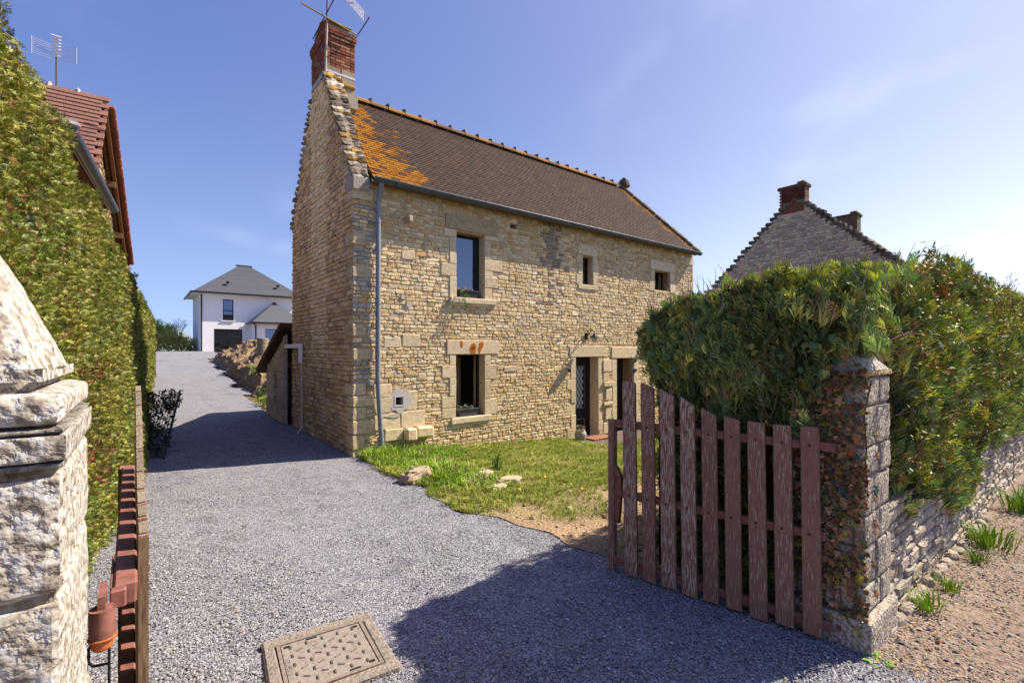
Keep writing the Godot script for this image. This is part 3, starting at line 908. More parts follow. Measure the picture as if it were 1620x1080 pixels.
	for r in rows:
		var s := 0.02 + r * (SL - 0.06) / rows
		var x: float = 0.42 + (0.082 if r % 2 else 0.0)
		var xe: float = rightx.call(s + 0.05) - 0.06
		while x < xe:
			var lf := x - 0.3
			var wob := bumpy.get_noise_2d(x * 60.0, s * 60.0)
			var top := s / SL
			var o := smoothstep(1.75 - 1.05 * top, 0.75 - 0.65 * top, lf + wob * 1.0 + rng.randf_range(-0.3, 0.3)) * 0.95
			o = maxf(o, 0.55 * smoothstep(0.93, 1.0, top + 0.05 * wob))
			o = maxf(o, 0.75 * smoothstep(0.55, 0.1, xe - x + wob * 0.5))
			o = maxf(o, 0.05 * smoothstep(0.2, 0.5, wob))
			var ci := rng.randi() % 6
			if rng.randf() < o: ci = clampi(6 + int((1.0 - o) * 4.0 + rng.randf_range(-0.5, 1.5)), 6, 9)
			var pos: Vector3 = P.call(x + rng.randf_range(-0.004, 0.004), s + 0.075, 0.024)
			var b := Basis(Vector3.RIGHT, sd, Vector3.RIGHT.cross(sd))
			if b.z.dot(sn) < 0: b = Basis(Vector3.LEFT, sd, Vector3.LEFT.cross(sd))
			b = b * Basis(Vector3.RIGHT, -0.125 + rng.randf_range(-0.012, 0.012)) * Basis(Vector3(0, 0, 1), rng.randf_range(-0.012, 0.012))
			tiles.append([Transform3D(b, pos), ci, (pos - EYE).length()])
			x += 0.163
	tiles.sort_custom(func(p: Array, q: Array) -> bool: return p[2] < q[2])
	var xs := []
	var cs := []
	for i in tiles.size():
		if i < 300:
			part("roof_tile", tile_mesh[tiles[i][1]], M.tile, roof, tiles[i][0])
		else:
			xs.append(tiles[i][0])
			cs.append(tile_cols[tiles[i][1]] * rng.randf_range(0.9, 1.1))
	var tw := MB.new()
	tw.cbox(Transform3D(), Vector3(0.158, 0.185, 0.013), 0.004, Color.WHITE)
	scatter("roof_tiles", tw.mesh(), M.tile, xs, cs, roof)
	var rx := 0.78
	while rx < 10.6:
		var m := MB.new()
		var pts := []
		for q in 9:
			var a := PI * q / 8.0
			pts.append(Vector2(cos(a) * 0.135, sin(a) * 0.125))
		for q in range(8, -1, -1):
			var a := PI * q / 8.0
			pts.append(Vector2(cos(a) * 0.115, sin(a) * 0.105))
		m.prism(PackedVector2Array(pts), 0.0, 0.43, Color(0.20, 0.12, 0.065) * rng.randf_range(0.8, 1.2) if rng.randf() > 0.45 else Color(0.34, 0.17, 0.05), Transform3D(Basis(Vector3(0, 0, -1), Vector3.UP, Vector3.RIGHT), Vector3(rx, 8.02, -2.32)))
		var rt := part("ridge_tile", m, M.tile, roof)
		var j := MB.new()
		j.cbox(Transform3D(Basis(Vector3.FORWARD, rng.randf_range(-0.1, 0.1)), Vector3(rx, 8.13, -2.30)), Vector3(0.085, 0.14, 0.18), 0.03, Color(0.15, 0.11, 0.075), 0.012, rng)
		part("ridge_joint", j, M.stone, rt)
		rx += 0.45
	var st := MB.new()
	st.cbox(Transform3D(Basis(Vector3(0, 0, 1), 0.25), Vector3(10.95, 8.22, -2.32)), Vector3(0.30, 0.34, 0.36), 0.06, Color(0.16, 0.13, 0.10), 0.03, rng)
	part("ridge_end_stone", st, M.stone, roof)
	var vt := 0.0
	while vt < SL - 0.1:
		var l := rng.randf_range(0.25, 0.45)
		var m := MB.new()
		var xx: float = rightx.call(vt + l / 2)
		var p: Vector3 = P.call(xx + 0.02, vt + l / 2, 0.06)
		var dirv := (P.call(rightx.call(SL), SL, 0) - P.call(rightx.call(0.0), 0, 0) as Vector3).normalized()
		var bx := dirv.cross(sn).normalized()
		m.cbox(Transform3D(Basis(bx, dirv, bx.cross(dirv)), p), Vector3(0.2, l, 0.10), 0.03, Color(0.20, 0.155, 0.11) * rng.randf_range(0.7, 1.3), 0.015, rng)
		part("verge_stone", m, M.stone, roof)
		vt += l
	# gutter and downpipe
	var gut := MB.new()
	var gz := 0.235
	var gy := 5.335
	var prof := []
	for q in 9: prof.append(Vector2(cos(PI + PI * q / 8.0) * 0.082, sin(PI + PI * q / 8.0) * 0.082))
	for q in range(8, -1, -1): prof.append(Vector2(cos(PI + PI * q / 8.0) * 0.072, sin(PI + PI * q / 8.0) * 0.072))
	gut.prism(PackedVector2Array(prof), 0.30, 11.85, Color.WHITE, Transform3D(Basis(Vector3(0, 0, -1), Vector3.UP, Vector3.RIGHT), Vector3(0, gy, gz)))
	gut.tube([Vector3(0.30, gy, gz + 0.085), Vector3(11.85, gy, gz + 0.085)], 0.011, 6)
	var gut_p := part("gutter", gut, M.zinc, h)
	var gx0 := 0.75
	while gx0 < 11.8:
		var m := MB.new()
		var pp := []
		for q in 9: pp.append(Vector3(gx0, gy + sin(PI + PI * q / 8.0) * 0.086, gz + cos(PI + PI * q / 8.0) * 0.086))
		m.tube(pp, 0.007, 5)
		part("gutter_bracket", m, M.zinc, gut_p)
		gx0 += 0.62
	var dp := MB.new()
	dp.tube([Vector3(0.47, 5.27, 0.235), Vector3(0.47, 5.16, 0.20), Vector3(0.47, 5.02, 0.10), Vector3(0.47, 4.9, 0.085), Vector3(0.46, 1.42, 0.085), Vector3(0.49, 0.9, 0.09), Vector3(0.545, -0.03, 0.11)], 0.048, 12)
	var dpp := part("downpipe", dp, M.bluepipe, h)
	for yy in [4.55, 2.95, 1.42]:
		var m := MB.new()
		m.tube([Vector3(0.465, yy - 0.02, 0.085), Vector3(0.465, yy + 0.02, 0.085)], 0.057, 12)
		m.span(Vector3(0.455, yy - 0.01, -0.02), Vector3(0.475, yy + 0.01, 0.04))
		part("pipe_collar", m, M.bluepipe, dpp)
	# chimney
	var cb := MB.new()
	cb.span(Vector3(0.05, 7.4, -2.75), Vector3(0.60, 9.10, -1.72), Color(0.8, 0.75, 0.68))
	var ch := part("chimney", cb, M.mortar, h)
	var bs := MB.new()
	bs.span(Vector3(0.343, 7.4, -2.79), Vector3(0.63, 8.30, -1.67), Color(0.40, 0.34, 0.26))
	bs.span(Vector3(0.012, 7.9, -2.80), Vector3(0.342, 8.30, -1.68), Color(0.34, 0.27, 0.20))
	part("chimney_base", bs, M.stone, ch)
	var fla := MB.new()
	fla.span(Vector3(0.36, 7.42, -1.69), Vector3(0.645, 7.72, -1.50), Color(0.95, 0.94, 0.9))
	part("mortar_fillet", fla, M.concrete, ch)
	var lip := MB.new()
	lip.cbox(Transform3D(Basis(), Vector3(0.48, 7.95, -1.655)), Vector3(0.32, 0.07, 0.10), 0.02, Color(0.36, 0.22, 0.08), 0.008, rng)
	part("drip_stone", lip, M.stone, ch)
	var bc := [Color(0.30, 0.085, 0.055), Color(0.25, 0.075, 0.052), Color(0.34, 0.12, 0.075), Color(0.20, 0.075, 0.06), Color(0.36, 0.20, 0.14), Color(0.22, 0.14, 0.115)]
	var bm := []
	for c: Color in bc:
		var m := MB.new()
		m.cbox(Transform3D(), Vector3(0.21, 0.058, 0.10), 0.005, c, 0.003, rng)
		bm.append(m.mesh())
	for r in 12:
		var yy := 8.335 + r * 0.0695
		var og := 0.035 if r >= 10 else 0.0
		if r == 9: og = 0.018
		for side in 2:
			var off := 0.0 if (r + side) % 2 else 0.1125
			var za := -2.80 - og
			while za < -1.68 + og - 0.03:
				var zb := minf(za + (0.215 if za > -2.79 - og or off == 0.0 else off), -1.68 + og)
				part("brick", bm[rng.randi() % 6], M.brick, ch, Transform3D(Basis(Vector3.UP, PI / 2) * Basis.from_scale(Vector3((zb - za - 0.010) / 0.21, 1, 1)), Vector3((0.05 - og if side == 0 else 0.59 + og) + rng.randf_range(-0.004, 0.004), yy, (za + zb) / 2)))
				za = zb
			var xa := 0.104 - og
			while xa < 0.536 + og - 0.03:
				var xb := minf(xa + (0.215 if r % 2 or xa > 0.11 else 0.11), 0.536 + og)
				part("brick", bm[rng.randi() % 6], M.brick, ch, Transform3D(Basis.from_scale(Vector3((xb - xa - 0.010) / 0.21, 1, 1)), Vector3((xa + xb) / 2, yy, (-1.73 + og if side == 0 else -2.75 - og) + rng.randf_range(-0.004, 0.004))))
				xa = xb
	var cap := MB.new()
	cap.cbox(Transform3D(Basis(), Vector3(0.315, 9.155, -2.24)), Vector3(0.66, 0.035, 1.16), 0.01, Color(0.30, 0.27, 0.23), 0.006, rng)
	cap.cbox(Transform3D(Basis(), Vector3(0.315, 9.19, -2.24)), Vector3(0.60, 0.035, 1.05), 0.01, Color(0.26, 0.24, 0.22), 0.006, rng)
	part("chimney_cap", cap, M.concrete, ch)
	var pot := MB.new()
	for q in [-1, 1]:
		pot.cbox(Transform3D(Basis(), Vector3(0.315, 9.30, -2.24 + q * 0.40)), Vector3(0.5, 0.19, 0.07), 0.01, Color(0.28, 0.18, 0.10), 0.006, rng)
		pot.cbox(Transform3D(Basis(Vector3(1, 0, 0), 0.35 * q), Vector3(0.315, 9.43, -2.24 + q * 0.22)), Vector3(0.56, 0.03, 0.56), 0.008, Color(0.34, 0.24, 0.12), 0.004, rng)
	part("chimney_hood", pot, M.stone, ch)
	var strap := MB.new()
	strap.span(Vector3(-0.004, 8.14, -1.672), Vector3(0.640, 8.19, -1.664)); strap.span(Vector3(-0.004, 8.14, -2.812), Vector3(0.640, 8.19, -2.804)); strap.span(Vector3(-0.006, 8.14, -2.803), Vector3(0.003, 8.19, -1.673)); strap.span(Vector3(0.632, 8.14, -2.803), Vector3(0.64, 8.19, -1.673))
	part("metal_strap", strap, M.alu, ch)
	# windows
	var w1 := window_set(h, HOLES[0], 0.22, 0.0, M.glass, 0.14)
	window_set(h, HOLES[1], 0.22, 0.0, M.glass_dim)
	window_set(h, HOLES[3], 0.20, 0.0, M.glass_dim)
	var wr := window_set(h, HOLES[4], 0.24, 0.0, M.glass_dim)
	var sh := MB.new()
	sh.span(Vector3(10.33, 3.96, -0.22), Vector3(10.38, 4.55, -0.02), Color(0.24, 0.15, 0.08))
	part("wooden_shutter", sh, M.plain, wr)
	var post := MB.new()
	post.span(Vector3(2.80, 0.6, -0.9), Vector3(2.90, 1.9, -0.8), Color(0.36, 0.24, 0.15))
	part("inner_post", post, M.plain, h)
	for q in [[2.302, 3.04, 4.655, 4.69], [6.322, 6.715, 4.60, 4.635]]:
		var m := MB.new()
		m.span(Vector3(q[0], q[2], -0.28), Vector3(q[1], q[3], -0.02), Color(0.34, 0.22, 0.11))
		part("timber_head", m, M.plain, h)
	# vent with a white mortar patch round it
	var pa := PackedVector2Array()
	for q in 22:
		var a := TAU * q / 22
		pa.append(Vector2(0.965 + cos(a) * (0.245 + 0.03 * sin(q * 2.7)), 1.02 + sin(a) * (0.245 + 0.04 * cos(q * 1.9))))
	var vm := MB.new()
	var hole := Rect2(0.83, 0.90, 0.22, 0.22)
	for clip in [Rect2(0.4, 0.4, 0.43, 1.3), Rect2(1.05, 0.4, 0.4, 1.3), Rect2(0.83, 1.12, 0.22, 0.4), Rect2(0.83, 0.5, 0.22, 0.40)]:
		var cr := PackedVector2Array([clip.position, Vector2(clip.end.x, clip.position.y), clip.end, Vector2(clip.position.x, clip.end.y)])
		for poly in Geometry2D.intersect_polygons(pa, cr):
			vm.prism(poly, -0.02, 0.022, Color(0.62, 0.58, 0.56))
	part("mortar_patch", vm, M.render, wall)
	var vf := MB.new()
	for e in [[0.83, 0.86, 0.90, 1.12], [1.02, 1.05, 0.90, 1.12], [0.86, 1.02, 0.90, 0.93], [0.86, 1.02, 1.09, 1.12]]:
		vf.span(Vector3(e[0], e[2], -0.06), Vector3(e[1], e[3], 0.028), Color(0.50, 0.48, 0.55))
	var vp := part("vent_frame", vf, M.plain, wall)
	var vb := MB.new()
	vb.span(Vector3(0.80, 0.87, -0.30), Vector3(1.08, 1.15, -0.26), Color(0.02, 0.02, 0.022))
	part("vent_back", vb, M.plain, vp)
	for sp in [[0.80, 0.72, 0.42, 0.10], [1.16, 2.98, 0.16, 0.20], [1.02, 3.12, 0.10, 0.12]]:
		var m := MB.new()
		var o := PackedVector2Array()
		for q in 13: o.append(Vector2(sp[0] + sp[2] * 0.5 * cos(TAU * q / 13) * rng.randf_range(0.5, 1.0), sp[1] + sp[3] * 0.5 * sin(TAU * q / 13) * rng.randf_range(0.5, 1.0)))
		m.prism(o, -0.02, 0.026, Color(0.60, 0.54, 0.46))
		part("mortar_patch", m, M.render, wall)
	# rust-orange lichen on the lower lintel
	for q in [[2.42, 2.18, 0.5], [2.72, 2.13, 1.2], [2.73, 2.04, 1.3], [2.95, 2.15, 0.9], [2.90, 2.03, 0.5]]:
		var o := PackedVector2Array()
		for a in 14: o.append(Vector2(q[0] + 0.085 * q[2] * cos(TAU * a / 14) * rng.randf_range(0.45, 1.0), q[1] + 0.10 * sin(TAU * a / 14) * rng.randf_range(0.5, 1.1)))
		var m := MB.new()
		m.prism(o, 0.012, 0.0265, Color(0.50, 0.15, 0.018))
		part("lichen_patch", m, M.stone, wall)
	# stub of stone that sticks out high on the front, and the putlog hole's bottom stone
	var sb := MB.new()
	sb.cbox(Transform3D(Basis(Vector3.UP, 0.1), Vector3(1.10, 4.70, 0.07)), Vector3(0.10, 0.13, 0.26), 0.02, Color(0.40, 0.33, 0.23), 0.012, rng)
	part("corbel_stub", sb, M.stone, wall)
	# white waste pipe on the gable
	var wp := MB.new()
	wp.span(Vector3(-0.13, 2.09, -4.9), Vector3(-0.05, 2.19, -3.36), Color.WHITE, 0.012)
	wp.span(Vector3(-0.13, 1.72, -3.46), Vector3(-0.05, 2.09, -3.36), Color.WHITE, 0.012)
	wp.tube([Vector3(-0.07, 1.73, -3.41), Vector3(-0.06, 0.18, -3.41), Vector3(-0.10, 0.07, -3.38), Vector3(-0.2, 0.0, -3.32)], 0.022, 8, Color(0.72, 0.64, 0.52))
	part("waste_pipe", wp, M.white, h)
	# doors
	var dm := MB.new()
	var dz := -0.30
	dm.span(Vector3(6.05, -0.36, dz - 0.05), Vector3(6.93, 0.42, dz), Color(0.012, 0.011, 0.014))
	dm.span(Vector3(6.05, 1.58, dz - 0.05), Vector3(6.93, 1.85, dz), Color(0.012, 0.011, 0.014))
	dm.span(Vector3(6.05, 0.42, dz - 0.05), Vector3(6.17, 1.58, dz), Color(0.012, 0.011, 0.014)); dm.span(Vector3(6.67, 0.42, dz - 0.05), Vector3(6.93, 1.58, dz), Color(0.012, 0.011, 0.014))
	var door := part("door", dm, M.plain, h)
	var gl2 := MB.new()
	for r in 12:
		for c in 8:
			if (r + c) % 2 == 0:
				gl2.span(Vector3(6.17 + c * 0.0625, 0.42 + r * 0.0967, dz - 0.03), Vector3(6.17 + (c + 1) * 0.0625, 0.42 + (r + 1) * 0.0967, dz - 0.022), Color(0.40, 0.50, 0.52))
			else:
				gl2.span(Vector3(6.17 + c * 0.0625, 0.42 + r * 0.0967, dz - 0.034), Vector3(6.17 + (c + 1) * 0.0625, 0.42 + (r + 1) * 0.0967, dz - 0.026), Color(0.012, 0.014, 0.022))
	part("door_lattice", gl2, M.plain, door)
	var ln := MB.new()
	for e in [[6.14, 6.70, 1.58, 1.60], [6.14, 6.70, 0.40, 0.42], [6.14, 6.70, 0.10, 0.12], [6.16, 6.68, -0.18, -0.16]]:
		ln.span(Vector3(e[0], e[2], dz), Vector3(e[1], e[3], dz + 0.012), Color(0.13, 0.13, 0.16))
	ln.span(Vector3(6.68, -0.16, dz), Vector3(6.70, 0.10, dz + 0.012), Color(0.13, 0.13, 0.16)); ln.span(Vector3(6.68, 0.42, dz), Vector3(6.70, 1.58, dz + 0.012), Color(0.10, 0.10, 0.12))
	part("door_moulding", ln, M.plain, door)
	var ds := MB.new()
	ds.span(Vector3(6.02, -0.44, -0.30), Vector3(6.96, -0.36, 0.06), Color(0.7, 0.68, 0.7))
	part("doorstep", ds, M.concrete, h)
	var d2 := MB.new()
	d2.span(Vector3(7.75, -0.4, -0.36), Vector3(8.53, 1.80, -0.31), Color(0.012, 0.011, 0.012))
	var dd := part("door", d2, M.plain, h)
	var f2 := MB.new()
	f2.span(Vector3(8.40, -0.38, -0.31), Vector3(8.46, 1.79, -0.05), Color(0.20, 0.13, 0.08))
	part("door_edge", f2, M.plain, dd)
	var be := MB.new()
	be.lathe([Vector2(0.0, 0.0), Vector2(0.05, 0.0), Vector2(0.055, 0.03), Vector2(0.03, 0.06), Vector2(0, 0.065)], 12, Color(0.02, 0.02, 0.03), Vector3.ZERO)
	part("door_bell", be, M.plain, h, Transform3D(Basis(Vector3.RIGHT, PI / 2), Vector3(5.76, 1.50, 0.02)))

# a hipped roof over x0..x1, z0..z1 with its ridge along x from r0 to r1
func hip(mb: MB, x0: float, x1: float, z0: float, z1: float, y: float, r0: float, r1: float, top: float, col := Color.WHITE) -> void:
	var zm := (z0 + z1) / 2.0
	var a := Vector3(x0, y, z1)
	var b := Vector3(x1, y, z1)
	var c := Vector3(x1, y, z0)
	var d := Vector3(x0, y, z0)
	var e := Vector3(r0, top, zm)
	var f := Vector3(r1, top, zm)
	mb.quad(a, b, f, e, col)
	mb.quad(c, d, e, f, col)
	mb.tri(b, c, f, col)
	mb.tri(d, a, e, col)
	mb.quad(d, c, b, a, Color(8, 8, 8))

func plain_window(h: Node3D, x0: float, x1: float, y0: float, y1: float, z: float, bars: Array) -> void:
	var f := MB.new()
	var t := 0.07
	f.span(Vector3(x0, y0, z - 0.1), Vector3(x0 + t, y1, z + 0.02)); f.span(Vector3(x1 - t, y0, z - 0.1), Vector3(x1, y1, z + 0.02))
	f.span(Vector3(x0 + t, y1 - t, z - 0.1), Vector3(x1 - t, y1, z + 0.02)); f.span(Vector3(x0 + t, y0, z - 0.1), Vector3(x1 - t, y0 + t, z + 0.02))
	for b in bars:
		if b[0] == 0: f.span(Vector3(b[1] - 0.04, y0 + t, z - 0.09), Vector3(b[1] + 0.04, y1 - t, z + 0.01))
		else: f.span(Vector3(x0 + t, b[1] - 0.04, z - 0.09), Vector3(x1 - t, b[1] + 0.04, z + 0.01))
	var w := part("window", f, M.dark, h)
	var p := MB.new()
	p.quad(Vector3(x0 + t, y0 + t, z - 0.05), Vector3(x1 - t, y0 + t, z - 0.05), Vector3(x1 - t, y1 - t, z - 0.05), Vector3(x0 + t, y1 - t, z - 0.05), Color.WHITE)
	part("pane", p, M.glass, w)

func far_houses() -> void:
	# white house at the head of the drive
	var h := thing("white_house", "modern white rendered house with dark hipped slate roof at the top of the drive", "house")
	var w := MB.new()
	pierced(w, 1.21, 9.9, 1.5, 7.46, -44.6, -44.3, [Rect2(3.06, 4.89, 0.90, 2.04), Rect2(2.33, 1.88, 2.39, 2.17)])
	w.span(Vector3(1.21, 1.5, -52.0), Vector3(1.5, 7.46, -44.6)); w.span(Vector3(9.6, 1.5, -52.0), Vector3(9.9, 7.46, -44.6)); w.span(Vector3(1.5, 1.5, -52.0), Vector3(9.6, 7.46, -51.7))
	part("wall", w, M.render, h)
	var fl := MB.new()
	fl.span(Vector3(1.5, 4.4, -51.7), Vector3(9.6, 4.6, -44.6)); fl.span(Vector3(1.5, 1.5, -51.7), Vector3(9.6, 1.86, -44.6)); fl.span(Vector3(3.5, 1.9, -46.2), Vector3(4.3, 3.0, -45.6), Color(3.5, 2.0, 1.6))
	part("inner_floor", fl, M.room, h)
	var r := MB.new()
	hip(r, 0.55, 10.5, -52.6, -43.7, 7.46, 5.0, 6.0, 10.9)
	var roof := part("roof", r, M.slate, h)
	var cr := MB.new()
	for k in 26:
		var t := (k + 0.5) / 26.0
		var xa := lerpf(0.55, 5.0, t) + 0.05
		var xb := lerpf(10.5, 6.0, t) - 0.05
		cr.cbox(Transform3D(Basis(Vector3.RIGHT, 0.61), Vector3((xa + xb) / 2, lerpf(7.46, 10.9, t) + 0.02, lerpf(-43.7, -48.15, t) + 0.02)), Vector3(xb - xa, 0.02, 0.20), 0.0, Color.WHITE * rng.randf_range(0.8, 1.2))
	part("slate_courses", cr, M.slate, roof).set_meta("kind", "stuff")
	var rv := MB.new()
	rv.span(Vector3(3.4, 8.55, -44.9), Vector3(3.65, 8.75, -44.6)); rv.span(Vector3(7.9, 8.55, -44.9), Vector3(8.15, 8.75, -44.6)); rv.span(Vector3(4.7, 10.85, -48.25), Vector3(6.2, 10.98, -48.05))
	part("roof_vent", rv, M.dark, roof)
	var g := MB.new()
	g.span(Vector3(0.42, 7.36, -43.7), Vector3(10.6, 7.52, -43.56)); g.span(Vector3(0.42, 7.36, -52.6), Vector3(0.55, 7.52, -43.7))
	g.span(Vector3(1.28, 1.9, -44.29), Vector3(1.38, 7.3, -44.20))
	part("gutter", g, M.dark, h)
	var so := MB.new()
	so.quad(Vector3(0.56, 7.40, -52), Vector3(10.4, 7.40, -52), Vector3(10.4, 7.40, -43.7), Vector3(0.56, 7.40, -43.7), Color.WHITE)
	part("soffit", so, M.render, h)
	plain_window(h, 3.06, 3.96, 4.89, 6.93, -44.4, [[1, 5.85]])
	plain_window(h, 2.33, 4.72, 1.88, 4.05, -44.4, [[0, 3.52]])
	var si := MB.new()
	si.span(Vector3(2.95, 4.80, -44.3), Vector3(4.05, 4.885, -44.2))
	part("sill", si, M.render, h)
	var ww := MB.new()
	pierced(ww, 5.35, 9.8, 1.5, 4.62, -41.8, -41.5, [Rect2(6.25, 1.95, 2.6, 2.1)])
	ww.span(Vector3(5.35, 1.5, -44.29), Vector3(5.65, 4.62, -41.8)); ww.span(Vector3(9.5, 1.5, -44.29), Vector3(9.8, 4.62, -41.8))
	part("wing_wall", ww, M.render, h)
	var wr := MB.new()
	hip(wr, 5.0, 10.1, -47.0, -41.1, 4.62, 7.45, 7.65, 6.75)
	part("wing_roof", wr, M.slate, h)
	var wg := MB.new()
	wg.span(Vector3(4.9, 4.54, -41.1), Vector3(10.2, 4.68, -40.98)); wg.span(Vector3(4.9, 4.54, -44.2), Vector3(5.0, 4.68, -41.1)); wg.tube([Vector3(5.2, 4.5, -41.05), Vector3(5.42, 4.35, -41.42), Vector3(5.42, 1.9, -41.42)], 0.06, 6)
	wg.span(Vector3(7.4, 6.72, -44.15), Vector3(7.7, 6.86, -43.95))
	part("wing_gutter", wg, M.dark, h)
	plain_window(h, 6.25, 8.85, 1.95, 4.05, -41.6, [[0, 7.55]])
	# greenery, tunnel and bare tree beside it
	bush("shrub", "low dark green hedge across the end of the drive, left of the white house", "hedge", Vector3(-1.3, 1.9, -46.8), Vector3(2.9, 1.75, 0.9), 2200, 0.20, Color(0.30, 0.36, 0.08), Color(0.42, 0.34, 0.12))
	bush("shrub", "bright yellow-green rounded shrub rising behind the far hedge left of the white house", "shrub", Vector3(-2.0, 3.0, -49.0), Vector3(1.6, 2.0, 1.0), 900, 0.22, Color(0.42, 0.50, 0.08), Color(0.26, 0.36, 0.07))
	bush("shrub", "dark leafy shrub topmost at the far end of the left hedge", "shrub", Vector3(-3.6, 2.8, -48.0), Vector3(1.0, 2.3, 1.0), 600, 0.22, Color(0.13, 0.21, 0.06), Color(0.20, 0.23, 0.06))
	var tn := MB.new()
	var pv := Vector3.ZERO
	for k in 13:
		var a := PI * k / 12.0
		var p := Vector3(-1.5 + 4.0 * cos(a), 1.9 + 3.2 * sin(a), -62)
		if k: tn.quad(pv + Vector3(0, 0, -14), pv, p, p + Vector3(0, 0, -14), Color(0.62, 0.72, 0.70))
		if k: tn.tri(Vector3(-1.5, 1.9, -62), pv, p, Color(0.6, 0.7, 0.68))
		pv = p
	tag(part("polytunnel", tn, M.plain), "pale rounded polytunnel roof far behind the shrubs left of the white house", "polytunnel")
	bare_tree("bare_tree", "small leafless tree beside the left corner of the white house", Vector3(-0.1, 1.8, -52.0), 4.4, 5, false)
	bare_tree("bare_tree", "pale twiggy blossoming tree at the right edge beyond the roadside hedge", Vector3(33.0, -0.3, 4.6), 7.6, 9, true)
	shed()
	left_house()
	right_house()
	var cy := MB.new()
	cy.lathe([Vector2(0.0, 0.92), Vector2(0.22, 0.92), Vector2(0.27, 0.92), Vector2(0.29, 0.88), Vector2(0.29, 0.62), Vector2(0.275, 0.6), Vector2(0.275, 0.56), Vector2(0.29, 0.54), Vector2(0.29, 0.0), Vector2(0.0, 0.0)], 20, Color(0.62, 0.57, 0.47))
	var cyl := part("concrete_pipe", cy, M.concrete)
	cyl.position = Vector3(2.09, ground(2.09, -20) + 1.12, -20)
	tag(cyl, "pale upright concrete pipe standing on the earth bank before the white house", "pipe")

func bush(called: String, label: String, cat: String, at: Vector3, s: Vector3, count: int, size: float, c0: Color, c1: Color) -> void:
	var o := thing(called, label, cat, at)
	var xf := []
	var co := []
	for k in count:
		var d := Vector3(rng.randfn(), rng.randfn(), rng.randfn()).normalized()
		if d.y < -0.2: d.y = -d.y
		var p := d * s * rng.randf_range(0.6, 1.05) * (1.0 + 0.25 * bumpy.get_noise_3dv((at + d) * 120.0))
		var l := size * rng.randf_range(0.6, 1.3)
		xf.append(Transform3D(Basis.from_euler(Vector3(rng.randf() * TAU, rng.randf() * TAU, rng.randf() * TAU)).scaled(Vector3.ONE * l), p))
		co.append(c0.lerp(c1, rng.randf()) * rng.randf_range(0.6, 1.3))
	scatter("foliage", leaf_cluster().mesh(), M.leaf, xf, co, o)
	var st := MB.new()
	for k in 5: st.tube([Vector3(rng.randf_range(-0.3, 0.3) * s.x, -0.3, 0), Vector3(rng.randf_range(-0.6, 0.6) * s.x, s.y * 0.6, rng.randf_range(-0.4, 0.4) * s.z)], [0.05, 0.02], 5)
	part("stem", st, M.bark, o)

func leaf_cluster() -> MB:
	var m := MB.new()
	var r := RandomNumberGenerator.new()
	r.seed = 5
	for k in 7:
		var b := Basis.from_euler(Vector3(r.randf() * TAU, r.randf() * TAU, r.randf() * TAU))
		var o := Vector3(r.randf_range(-0.5, 0.5), r.randf_range(-0.5, 0.5), r.randf_range(-0.5, 0.5))
		m.quad(o + b * Vector3(0, -0.3, 0), o + b * Vector3(0.16, 0, 0.03), o + b * Vector3(0, 0.34, 0), o + b * Vector3(-0.16, 0, 0.03), Color.WHITE)
	return m

func bare_tree(called: String, label: String, at: Vector3, tall: float, sd: int, bloom: bool) -> void:
	var o := thing(called, label, "tree", at)
	var r := RandomNumberGenerator.new()
	r.seed = sd
	var tr := MB.new()
	var br := MB.new()
	var tips := []
	var todo := [[Vector3.ZERO, Vector3(0.05, 1, 0.02).normalized(), tall * 0.30, tall * 0.018, 0]]
	while todo.size():
		var t: Array = todo.pop_back()
		var p: Vector3 = t[0]
		var d: Vector3 = t[1]
		var q: Vector3 = p + d * t[2] * 0.5 + Vector3(r.randf_range(-1, 1), 0, r.randf_range(-1, 1)) * t[2] * 0.06
		var e: Vector3 = p + d * t[2]
		(tr if t[4] == 0 else br).tube([p, q, e], [t[3], t[3] * 0.85, t[3] * 0.7], 6 if t[4] < 2 else 4, Color(1, 1, 1.05), false)
		if t[4] < 5:
			for k in (4 if t[4] < 2 else 3):
				var nd := (d + Vector3(r.randf_range(-1, 1), r.randf_range(-0.25, 0.7), r.randf_range(-1, 1)) * 0.75).normalized()
				todo.append([p.lerp(e, r.randf_range(0.6, 1.0)), nd, t[2] * r.randf_range(0.6, 0.82), t[3] * 0.55, t[4] + 1])
		elif bloom:
			tips.append(e)
	part("trunk", tr, M.bark, o)
	part("branches", br, M.bark, o).set_meta("kind", "stuff")
	if bloom:
		var xf := []
		var co := []
		for p in tips:
			for k in 2:
				xf.append(Transform3D(Basis.from_euler(Vector3(r.randf() * TAU, r.randf() * TAU, 0)).scaled(Vector3.ONE * r.randf_range(0.07, 0.16)), p + Vector3(r.randf_range(-0.2, 0.2), r.randf_range(-0.2, 0.2), r.randf_range(-0.2, 0.2))))
				var g := r.randf_range(0.35, 0.75)
				co.append(Color(g, g * 0.94, g * 0.98) if r.randf() > 0.3 else Color(0.25, 0.18, 0.10))
		scatter("blossom", leaf_cluster().mesh(), M.leaf, xf, co, o)

